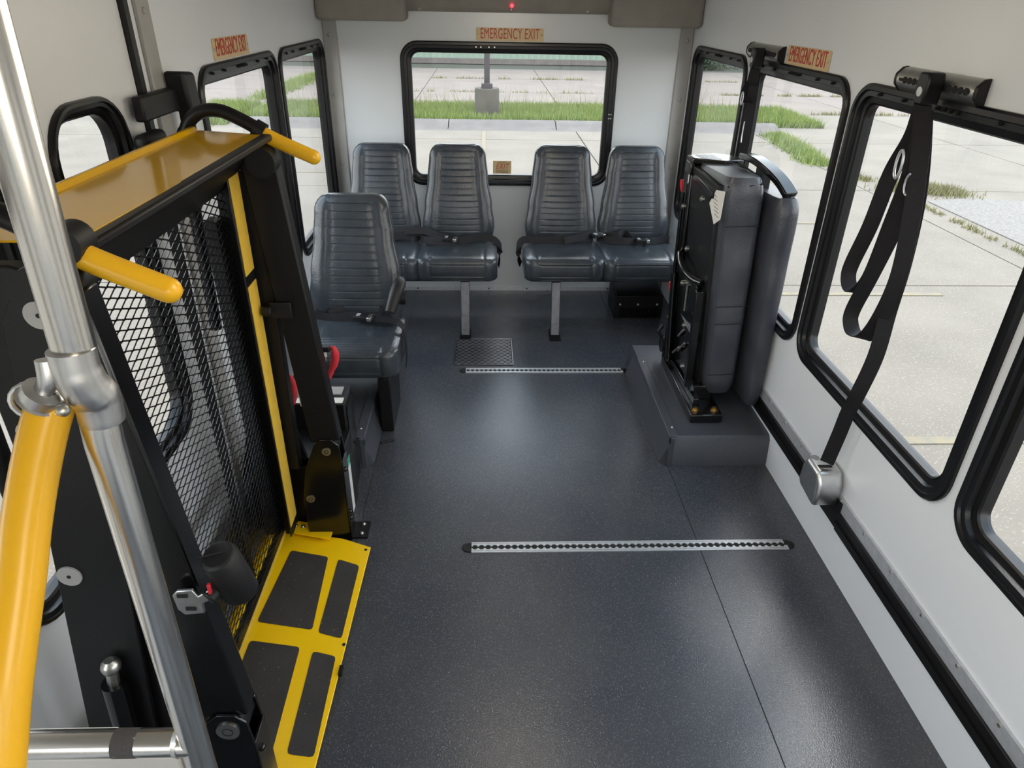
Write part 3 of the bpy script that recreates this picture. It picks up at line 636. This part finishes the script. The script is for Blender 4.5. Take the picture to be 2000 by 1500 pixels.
# ------------------------------------------------------------------ wheelchair lift
L = thing('wheelchair_lift', (-.72, 1.58, 0), 'black and yellow wheelchair lift folded upright in the left side doorway', 'lift')
def side(y0, y1, near):
    tw = [(-.69, 0), (-.695, .20), (-.67, .34), (-.625, .455), (-.60, .475), (-.56, .475), (-.537, .45), (-.532, .39), (-.528, 0)]
    t_ = build('tower', MB().prism(tw, 'y', y0, y0+.008).prism(tw, 'y', y1-.008, y1).box(-.536, y0, 0, -.528, y1, .38), 'blackgloss', L, bevel=.002)
    for p, rr in (((-.582, .425), .026 if near else .016), ((-.665, .21), .016)):
        if near and rr < .02: continue
        b = build('pivot_pin', MB().cyl((p[0], y0-.004, p[1]), (p[0], y0, p[1]), rr, 24), 'steel', t_); build('pin_centre', MB().tube([(p[0]+rr*.45*cos(R(a)), y0-.0045, p[1]+rr*.45*sin(R(a))) for a in range(0, 360, 30)], .0012, 6, closed=True), 'dark', b)
    for z in (.10, .13, .33): build('bolt', MB().ball((-.527, (y0+y1)/2-.015, z), .010, 6), 'blackgloss', t_)
    build('floor_flange', MB().box(-.70, y0+.01, .0, -.47, y1+.03, .008), 'black', t_)
    for x, yy in ((-.495, y0+.03), (-.495, y1+.01)): build('bolt', MB().ball((x, yy, .010), .009, 6), 'steel', t_)
    # lower (inner) arm: channel
    a = Vector((-.585, (y0+y1)/2, .43)); b = Vector((-.672, (y0+y1)/2, 1.47))
    build('lower_arm', MB().beam(a+Vector((.0, 0, .03)), b, y1-y0-.018, .105, (0, 1, 0)), 'blackgloss' if near else 'black', L, bevel=.006)
    build('arm_end', MB().cyl((b.x, y0, b.z+.0), (b.x, y1, b.z), .048, 24), 'black', L); build('arm_end', MB().cyl((a.x, y0+.01, a.z), (a.x, y1-.01, a.z), .044, 24), 'black', L)
    # upper (outer) parallel arm: wide plate
    yy = y0+.012
    build('upper_arm', MB().beam((-.755, y0+.045, .33), (-.745, y0+.045, 1.42), .045, .15 if near else .12, (0, 1, 0)), 'black', L, bevel=.004)
    post = [(-.93, 0), (-.93, .25), (-.885, .45), (-.745, 1.43), (-.70, 1.50), (-.655, 1.50), (-.64, 1.35), (-.74, .45), (-.75, 0)]
    p = build('side_plate', MB().prism(post, 'y', y0+.002, y0+.014) if near else MB().prism(post, 'y', y1-.02, y1-.004), 'black', L, bevel=.002)
    if near:
        for x, z in ((-.685, 1.44), (-.765, 1.225), (-.795, .90)):
            q = build('pivot_pin', MB().cyl((x, y0-.002, z), (x, y0+.003, z), .023, 24), 'trim', p); build('pin_centre', MB().cyl((x, y0-.003, z), (x, y0-.002, z), .004, 8), 'dark', q)
        build('cylinder', MB().cyl((-.80, y0-.02, .30), (-.775, y0-.02, .62), .024), 'blackgloss', L)
        build('cylinder_rod', MB().cyl((-.775, y0-.02, .62), (-.77, y0-.02, .66), .012).ball((-.768, y0-.02, .67), .02, 6), 'steel', L)
side(1.0, 1.075, True); side(2.10, 2.175, False)
# platform (folded upright)
PX = -.765
build('platform_header', MB().hexa([(PX, 1.09, 1.375), (PX, 2.09, 1.375), (PX-.012, 2.09, 1.375), (PX-.012, 1.09, 1.375)], [(-.645, 1.10, 1.515), (-.645, 2.07, 1.515), (-.662, 2.07, 1.515), (-.662, 1.10, 1.515)]), 'black', L)
build('platform_rim', MB().box(PX-.02, 2.05, .08, PX+.030, 2.102, 1.46).box(PX+.030, 2.01, .10, PX+.035, 2.108, 1.46).box(PX-.02, 1.09, .08, PX+.035, 1.12, 1.46).box(PX-.02, 1.12, .08, PX+.0, 2.055, .13), 'black', L, bevel=.002)
build('reflective_stripe', MB().box(PX+.035, 2.018, .14, PX+.037, 2.100, 1.09), 'stripe', L, label='long yellow stripe'); 
build('reflective_stripe', MB().box(PX+.035, 2.018, 1.125, PX+.037, 2.100, 1.455), 'stripe', L, label='short upper yellow stripe')
build('reflective_stripe', MB().box(PX-.025, 1.10, .065, PX-.022, 2.08, .085).box(PX+.0, 1.10, .082, PX+.002, 2.05, .10), 'stripe', L)
build('platform_rib', MB().box(PX-.05, 1.99, .13, PX-.012, 2.055, 1.30), 'black', L)
build('platform_rib', MB().box(PX-.05, 1.76, .13, PX-.03, 1.785, 1.38), 'black', L)
build('cross_tube', MB().box(PX-.10, 1.075, .30, PX-.07, 2.10, .35), 'black', L); build('base_tube', MB().box(-.93, 1.05, .10, -.86, 2.12, .16), 'black', L)
# expanded metal mesh
m = MB(); y0, y1, z0, z1 = 1.12, 2.055, .13, 1.39; cy, cz = .046, .022; cy, cz = .060, .012; nyc = int((y1-y0)/cy); nzc = int((z1-z0)/cz); wv = .0029; dp = .0012
cy = (y1-y0)/nyc; cz = (z1-z0)/nzc
for j in range(nzc+1):
    for i in range(nyc):
        a0 = y0+i*cy+(cy/2 if j % 2 else 0); z = z0+j*cz
        if z > z1-.001: continue
        for (pa, pb) in (((a0, z), (a0+cy*.42, z+cz*.92)), ((a0+cy*.58, z+cz*.92), (a0+cy, z)), ((a0+cy*.40, z+cz*.92), (a0+cy*.60, z+cz*.92))):
            (ya, za), (yb, zb_) = pa, pb
            if max(ya, yb) > y1: continue
            m.add([(PX-dp, ya, za-wv/2), (PX-dp, yb, zb_-wv/2), (PX-dp, yb, zb_+wv/2), (PX-dp, ya, za+wv/2), (PX+dp, ya, za-wv*.1), (PX+dp, yb, zb_-wv*.1), (PX+dp, yb, zb_+wv*.9), (PX+dp, ya, za+wv*.9)],
                  [(0, 3, 2, 1), (4, 5, 6, 7), (0, 1, 5, 4), (3, 7, 6, 2)])
build('mesh_grating', m, 'black', L, kind='stuff', smooth=False)
# yellow barrier plate on the top
build('barrier_plate', MB().hexa([(-.655, 1.10, 1.523), (-.625, 2.085, 1.523), (-.825, 2.12, 1.528), (-.835, 1.08, 1.528)], [(-.655, 1.10, 1.527), (-.625, 2.085, 1.527), (-.825, 2.12, 1.532), (-.835, 1.08, 1.532)]), 'yellowg', L, label='wide yellow plate')
build('barrier_lip', MB().hexa([(-.825, 2.12, 1.528), (-.845, 2.12, 1.528), (-.855, 1.02, 1.528), (-.835, 1.02, 1.528)], [(-.836, 2.12, 1.543), (-.845, 2.12, 1.543), (-.857, 1.02, 1.543), (-.847, 1.02, 1.543)]), 'yellowg', L, bevel=.002)
build('barrier_edge', MB().beam((-.645, 1.10, 1.515), (-.625, 2.09, 1.520), .030, .020, (1, 0, 0)), 'black', L, bevel=.006)
# handrails
def hrail(y, near):
    p = [(-.655, y, 1.532), (-.60, y, 1.503), (-.505, y-.004, 1.462)]
    h = build('handrail', MB().tube(smoothpath(p, 6), .021, 20), 'yelmat', L, bevel=0, label='yellow padded handrail stub')
    build('rail_cap', MB().ball((-.505, y-.004, 1.462), .021, 8), 'yelmat', h)
    q = smoothpath([(-.645, y, 1.532), (-.70, y+.005, 1.562), (-.76, y+.01, 1.585), (-.82, y+.015, 1.578), (-.865, y+.02, 1.535), (-.885, y+.02, 1.44), (-.90, y+.02, .9)])
    build('handrail_bend', MB().tube(q, .019, 14), 'rubber', L)
    build('collar', MB().cyl((-.665, y, 1.540), (-.640, y, 1.525), .029), 'rubber', L)
hrail(2.115, False); hrail(1.055, True)
build('roller', MB().cyl((-.640, 1.03, 1.538), (-.640, 1.08, 1.538), .030), 'blackplastic', L); build('roller', MB().cyl((-.645, 2.05, 1.455), (-.645, 2.12, 1.455), .042), 'blackplastic', L)
build('near_bracket', MB().prism([(-.66, 1.42), (-.66, 1.49), (-.72, 1.512), (-.92, 1.512), (-.95, 1.40), (-.74, 1.40)], 'y', 1.02, 1.05), 'black', L, bevel=.004)
build('link_arm', MB().beam((-.70, 2.19, .30), (-.80, 2.19, .86), .02, .05, (0, 1, 0)), 'black', L, bevel=.003)
build('latch_bracket', MB().box(-.70, 2.092, .955, -.63, 2.10, 1.01).cyl((-.72, 2.082, .985), (-.69, 2.082, .985), .016), 'blackplastic', L, bevel=.003)
# silver link plate and padded cup on the near arm
build('link_plate', MB().prism([(-.603, .823), (-.606, .860), (-.595, .872), (-.565, .874), (-.558, .856), (-.535, .872), (-.538, .845), (-.552, .838), (-.553, .812), (-.592, .808)], 'y', .985, .992), 'cast', L, bevel=.002, label='silver notched plate')
for x, z in ((-.590, .860), (-.580, .826)): build('slot', MB().box(x-.006, .983, z-.004, x+.014, .985, z+.004), 'dark', L)
cup = build('hand_pad', MB().tube([(-.492, 1.03, .812), (-.495, 1.03, .828), (-.504, 1.02, .885), (-.512, 1.015, .930), (-.514, 1.012, .940)], [.026, .036, .037, .036, .031], 24), 'blackplastic', L, bevel=.004)
build('pad_seam', MB().tube([(-.545, 1.0, .943), (-.514, 1.012, .9425), (-.485, 1.025, .942)], .0015, 6), 'dark', cup)
build('pad_knob', MB().cyl((-.540, .985, .850), (-.520, 1.02, .862), .017), 'blackplastic', L, bevel=.003)
build('release_tab', MB().box(-.531, .975, .872, -.525, .984, .896), 'red', L, bevel=.002, label='small red tab')
# yellow bridge plate on the floor
bp = [(-.835, 1.0), (-.475, 1.0), (-.447, 2.005), (-.445, 2.035), (-.56, 2.085), (-.85, 2.15)]
build('bridge_plate', MB().prism(bp, 'z', .018, .024), 'yellow', L, bevel=.002, label='yellow folding threshold plate')
build('bridge_flange', MB().hexa([(-.80, 1.0, .024), (-.83, 1.0, .024), (-.845, 2.12, .024), (-.815, 2.12, .024)], [(-.835, 1.0, .050), (-.845, 1.0, .050), (-.862, 2.12, .052), (-.852, 2.12, .052)]), 'yellow', L)
tb = build('bridge_tab', MB().prism([(-.76, 2.10), (-.605, 2.06), (-.60, 2.12), (-.61, 2.135), (-.77, 2.17), (-.775, 2.155)], 'z', .040, .046), 'yellow', L)
for x, y in ((-.752, 2.137), (-.722, 2.130)): build('bolt', MB().ball((x, y, .047), .009, 6), 'steel', tb)
for q in ([(-.745, 2.02), (-.597, 1.983), (-.582, 1.637), (-.775, 1.675)], [(-.557, 1.97), (-.473, 1.935), (-.478, 1.599), (-.560, 1.625)],
          [(-.775, 1.597), (-.606, 1.567), (-.60, 1.205), (-.78, 1.24)], [(-.561, 1.55), (-.483, 1.528), (-.481, 1.19), (-.558, 1.202)]):
    cx = sum(a[0] for a in q)/4; cyy = sum(a[1] for a in q)/4; p = []
    for i in range(4):
        a, b, c = Vector(q[i-1]), Vector(q[i]), Vector(q[(i+1) % 4]); r_ = .012
        p0 = b+(a-b).normalized()*r_; p1 = b+(c-b).normalized()*r_; p += [tuple(p0), tuple((p0+p1)/4+b/2), tuple(p1)]
    build('grip_pad', MB().prism(p, 'z', .0245, .0255), 'grip', L, smooth=False)
for x, y in ((-.462, 2.02), (-.466, 1.575)): build('bridge_hole', MB().cyl((x, y, .0242), (x, y, .0250), .006, 14), 'dark', L)
build('bridge_latch', MB().box(-.463, 1.455, .02, -.452, 1.49, .032), 'black', L)
build('base_rail', MB().box(-.93, 1.0, 0, -.80, 2.15, .018), 'alu', L)
# pump cover with labels
pc = build('pump_cover', MB().box(-.80, 2.39, 0, -.565, 2.55, .455), 'black', L, bevel=.006)
build('side_panel', MB().box(-.565, 2.41, .20, -.561, 2.53, .43), 'blackgloss', pc)
build('display', MB().box(-.64, 2.46, .455, -.59, 2.52, .461), 'trim', pc); build('display', MB().box(-.76, 2.395, .455, -.575, 2.435, .4575), 'white', pc, label='white strip label')
build('instruction_label', MB().box(-.550, 2.20, .01, -.5485, 2.30, .235), 'white', L, label='white label')
build('instruction_label', MB().box(-.550, 2.20, .237, -.5485, 2.30, .275), 'green', L, label='green top edge of the label')
build('pump_bracket', MB().box(-.80, 2.18, 0, -.550, 2.385, .34), 'black', L, bevel=.004)
rs = build('release_strap', MB().tube(smoothpath([(-.545, 2.2, .80), (-.533, 2.2, .785), (-.540, 2.205, .735), (-.572, 2.205, .665)], 6), [.006]*3+[.011]*4+[.014]*7+[.010]*4+[.003], 10), 'redcloth', L, label='red fabric strap')
build('strap_tag', MB().box(-.590, 2.19, .765, -.560, 2.193, .795), 'white', L, label='small white tag')
build('strap_cable', MB().tube([(-.565, 2.192, .765), (-.572, 2.192, .72), (-.578, 2.192, .655)], .003, 6), 'steel', L)
build('strap_hook', MB().box(-.62, 2.175, .79, -.545, 2.20, .81), 'black', L, bevel=.003)
build('release_strap', MB().tube([(-.735, 2.30, .635), (-.728, 2.30, .60), (-.735, 2.30, .55), (-.742, 2.30, .51)], [.006, .015, .017, .012], 10), 'redcloth', L, label='red fabric strap')
build('strap_tag', MB().box(-.722, 2.33, .48, -.665, 2.37, .58), 'white', L, label='white plastic block')
# hold-back bracket on the left door post
hb = thing('door_holdback', (-.93, 2.3, 1.53), 'black hold-back block on an arm beside the left side window', 'bracket')
build('block', MB().hexa([(-.985, 2.34, 1.55), (-.92, 2.34, 1.55), (-.92, 2.43, 1.55), (-.985, 2.43, 1.55)], [(-.985, 2.33, 1.668), (-.92, 2.33, 1.668), (-.92, 2.42, 1.66), (-.985, 2.42, 1.66)]), 'blackplastic', hb, bevel=.012, seg=3)
build('arm', MB().box(-.985, 2.09, 1.555, -.955, 2.36, 1.622), 'blackplastic', hb, bevel=.006)
build('post', MB().box(-.97, 2.36, 1.36, -.94, 2.40, 1.55), 'black', hb)
dh = bpy.data.objects['door_2']
build('door_handle', MB().box(-.985, 2.04, 1.485, -.94, 2.18, 1.528), 'blackplastic', dh, bevel=.018, seg=4)
build('handle_base', MB().box(-.998, 2.10, 1.465, -.98, 2.20, 1.495), 'black', dh)

# ------------------------------------------------------------------ stanchion, yellow rail, horizontal rail, panel by the entrance
ST = thing('stanchion', (-.32, .49, .0), 'upright brushed stainless pole with clamp fitting at the near left', 'pole')
build('upper_pole', MB().tube([(-.318, .49, 1.632), (-.304, .49, CEIL)], .0158, 32), 'pole', ST)
build('lower_pole', MB().tube([(-.316, .495, 1.60), (-.3175, .49, 1.55), (-.3265, .49, 1.1), (-.33, .49, 0.0)], .0152, 32), 'pole', ST)
cl = build('clamp_fitting', MB().tube(smoothpath([(-.3185, .487, 1.635), (-.3185, .486, 1.615), (-.3165, .488, 1.60), (-.314, .492, 1.588), (-.3150, .492, 1.568)], 6), [.0172]*6+[.0178]*6+[.0180]*6+[.0172]*6+[.0170], 28), 'cast', ST)
build('clamp_ring', MB().tube([(-.352+.0205*cos(R(a)), .479+.004*sin(R(a)), 1.594+.014*sin(R(a))) for a in range(0, 360, 20)], .0022, 8, closed=True), 'cast', ST)
build('clamp_arm', MB().tube(smoothpath([(-.337, .483, 1.628), (-.338, .480, 1.612), (-.345, .480, 1.602), (-.352, .480, 1.594)], 5), [.008]*10+[.015]*5+[.017], 20), 'cast', ST)
build('bolt', MB().ball((-.327, .468, 1.592), .0055, 8), 'steel', cl)
YH = thing('yellow_grab_rail', (-.40, .40, 1.2), 'thick yellow coated grab rail curving down from the pole clamp', 'handrail')
build('rail', MB().tube(smoothpath([(-.348, .493, 1.590), (-.353, .479, 1.571), (-.3565, .464, 1.551), (-.359, .447, 1.529), (-.3605, .429, 1.506), (-.361, .405, 1.475), (-.362, .380, 1.444), (-.3635, .354, 1.410), (-.366, .331, 1.372), (-.3705, .307, 1.328), (-.376, .28, 1.28)], 8), .0175, 32), 'yelmat', YH)
HR = thing('horizontal_rail', (-.55, .49, 1.14), 'horizontal stainless rail with black tape mark at the lower left', 'handrail')
build('rail', MB().tube([(-.325, .49, 1.146), (-.95, .49, 1.150)], .0152, 28), 'pole', HR)
build('weld_collar', MB().tube([(-.3405, .49, 1.146), (-.346, .49, 1.146)], [.0168, .0155], 24), 'cast', HR)
build('tape_mark', MB().tube([(-.386, .49, 1.1465), (-.411, .49, 1.1466)], .0156, 24), 'grip', HR, label='worn black tape')
MP = thing('modesty_panel', (-.65, .49, .2), 'light grey modesty panel fixed under the horizontal rail', 'panel')
build('panel', MB().box(-.95, .484, .15, -.345, .496, 1.128), 'trim', MP, bevel=.003)
build('panel_flange', MB().box(-.535, .50, 1.130, -.425, .52, 1.133), 'wall', MP, bevel=.002, label='thin white top flange')

# ------------------------------------------------------------------ outside: parking lot
G = -.85
build('ground', MB().box(-60, -40, G-.3, 60, 70, G-.03), 'joint', kind='structure')
lot = thing('parking_lot', (0, 15, G-.03), 'wide concrete parking lot of jointed slabs around the vehicle', 'ground', kind='structure')
jx = [-6.45+4.3*k for k in range(-5, 9)]; jy = [29.5-4.47*k for k in range(-1, 10)]
me_cache = {}
for i in range(len(jx)-1):
    for j in range(len(jy)-1):
        x0, x1, ya, yb = jx[i], jx[i+1], jy[j+1], jy[j]
        if yb > 34: yb = 36.5
        g = .012; rot = random.uniform(-.004, .004)
        m = MB().hexa([(x0+g, ya+g, G-.04), (x1-g, ya+g, G-.04), (x1-g, yb-g, G-.04), (x0+g, yb-g, G-.04)],
                      [(x0+g, ya+g, G+rot*.5), (x1-g, ya+g, G+rot*.3), (x1-g, yb-g, G-rot*.3), (x0+g, yb-g, G)])
        build('concrete_slab', m, 'concrete2' if ya > 19 else 'concrete', lot, smooth=False)
# curb and grass island behind the bus
IX0, IX1 = -5.9, 7.2
cb = thing('curb', (0, 18.3, G), 'long low concrete curb in front of the grass island behind the vehicle', 'curb')
segx = [IX0, -3.5, -.9, 1.7, 4.4, IX1]
for a, b in zip(segx, segx[1:]):
    build('curb_segment', MB().prism([(17.25, G), (17.5, G+.02), (17.7, G+.09), (17.82, G+.13), (18.06, G+.14), (18.06, G)], 'x', a+.012, b-.012), 'curb', cb)
GI = thing('grass_island', (0, 20.6, G), 'long raised bed of tall green grass around the lamp post behind the vehicle', 'grass')
build('bed', MB().box(IX0+.1, 18.08, G, IX1-.1, 21.3, G+.11), 'joint', GI)
def blades(name, spots, m, label, hmin, hmax, wd=.012, parent=None):
    mb = MB()
    for x, y, z, hs in spots:
        if (x-.03)**2+(y-18.85)**2 < .13: continue
        a = random.uniform(0, 2*pi); h = random.uniform(hmin, hmax)*hs; bx, by = random.gauss(0, .25)*h, random.gauss(0, .25)*h
        dx, dy = cos(a)*wd, sin(a)*wd
        mb.v += [(x-dx, y-dy, z), (x+dx, y+dy, z), (x+bx, y+by, z+h)]; n = len(mb.v); mb.f.append((n-3, n-2, n-1))
    return build(name, mb, m, parent, smooth=False, label=label, cat=None if parent else 'grass', kind='stuff')
U = random.uniform
blades('grass_blades', [(U(IX0, IX1), U(18.1, 20.9), G+.10, 1) for _ in range(42000)], 'grass', None, .07, .20, parent=GI)
blades('tall_grass', [(U(IX0, IX1), U(18.6, 20.8), G+.11, 1) for _ in range(700)], 'drygrass', None, .35, .75, .006, GI)
def strip(x0, y0, x1, y1, wd, n, gaps=0):
    out = []
    for _ in range(n):
        t = U(0, 1)
        if gaps and sin(t*gaps*9)+sin(t*gaps*23) < -.3: continue
        out.append((x0+(x1-x0)*t+random.gauss(0, wd), y0+(y1-y0)*t+random.gauss(0, wd), G, U(.4, 1)*(1-.5*abs(t-.5))))
    return out
blades('weed_strip', strip(6.85, 17.0, 6.5, 13.7, .13, 5000), 'grass', 'green weeds growing along the pavement joint outside the middle right window', .08, .28)
blades('weed_clump', [(U(7.3, 8.6), U(18.2, 21.3), G, 1) for _ in range(6000)], 'grass', 'green weed patch beside the end of the grass island, seen through the rear right window', .08, .24)
blades('dry_weeds', strip(7.0, 11.75, 7.9, 11.5, .16, 3000), 'drygrass', 'yellowish weed clump in the pavement outside the big right window', .06, .2)
blades('dry_weeds', strip(6.6, 13.3, 6.85, 12.3, .07, 600), 'drygrass', 'small dry weed tuft just left of the yellowish clump outside the big right window', .06, .14)
blades('dry_weeds', strip(6.85, 10.7, 6.85, 7.6, .04, 500, 2), 'drygrass', 'thin line of dry weeds in the joint right of the gravel patch', .04, .12)
blades('weed_clump', [(U(-7.5, -6.2), U(17.6, 20.8), G, 1) for _ in range(6000)], 'grass', 'green weed clump outside the first left side window', .1, .3)
blades('weed_strip', strip(-6.7, 22.5, -6.6, 30, .2, 5000), 'grass', 'long green weed strip running away from the vehicle outside the left windows', .1, .3)
for (a, b, c, d, n, g_, lb) in [(-5, 29.5, 10, 29.5, 1600, 3, 'weeds in the farthest cross joint before the pale building'), (-5, 25.05, 6, 25.05, 600, 4, 'fine weeds in the second cross joint behind the grass island'),
        (8, 25.1, 15, 25.1, 1600, 2, 'dry weeds in the far joint seen through the middle right window'), (9.3, 20.7, 14, 20.7, 700, 2, 'dry weeds in the nearer joint seen through the middle right window')]:
    blades('joint_weeds', strip(a, b, c, d, .05, n, g_), 'drygrass', lb, .05, .18)
build('gravel_patch', MB().prism([(7.1, 10.9), (8.0, 11.1), (9.4, 10.8), (9.6, 8.6), (7.1, 8.6)], 'z', G+.002, G+.012), 'gravel', label='rough gravel patch beside the yellowish weed clump', cat='gravel')
for k, (x0, y0, x1, y1, lb) in enumerate([(2.7, 6.84, 4.95, 6.92, 'faded yellow parking line under the middle of the big right window'), (2.3, 4.0, 4.6, 4.09, 'faded yellow parking line close to the vehicle on the right'),
        (3.3, 9.58, 4.9, 9.64, 'faded yellow parking line farthest out on the right'), (-.09, 12, 0.0, 17.2, 'faded yellow line leading to the lamp post base'), (-5.2, 12.6, -2.6, 12.66, 'faded yellow parking line outside the left windows')]):
    build('paint_line', MB().box(x0, y0, G+.003, x1, y1, G+.007), 'paint', label=lb, cat='line')
lp = thing('lamp_post', (.03, 18.85, G+.11), 'square brown lamp pole standing on a round concrete pier', 'lamp post')
build('pier', MB().tube([(.03, 18.85, G+.111), (.03, 18.85, -.11), (.03, 18.85, -.075)], [.31, .31, .295], 32), 'pier', lp)
build('base_cover', MB().box(-.11, 18.71, -.075, .17, 18.99, .035), 'polep', lp, bevel=.01)
build('pole', MB().box(-.04, 18.78, .035, .10, 18.92, 6), 'polep', lp)
wb2 = thing('warehouse', (0, 37, G), 'long pale green building with ribbed metal siding beyond the lot', 'building')
build('wall', MB().box(-32, 37.0, G, 34, 45, G+6.5), 'siding', wb2)
m = MB(); 
for i in range(220): m.box(-31.8+.3*i, 36.965, G+.2, -31.75+.3*i, 37.0, G+6.4)
build('siding_ribs', m, 'siding', wb2, smooth=False, kind='stuff')
build('foundation', MB().box(-32, 36.6, G, 34, 37.0, G+.22), 'curb', wb2)
bs = MB()
for _ in range(1600):
    x, y, z = random.gauss(10.6, .55), random.gauss(35.6, .3), G+abs(random.gauss(.35, .3)); a = U(0, 6.3); s_ = .09
    bs.v += [(x, y, z), (x+cos(a)*s_, y+sin(a)*s_, z+U(-.05, .08)), (x+cos(a+1.2)*s_, y+sin(a+1.2)*s_, z+U(-.05, .08))]; n = len(bs.v); bs.f.append((n-3, n-2, n-1))
build('bush', bs, 'bush', smooth=False, label='small green bush against the pale building, seen through the rear right window', cat='bush')
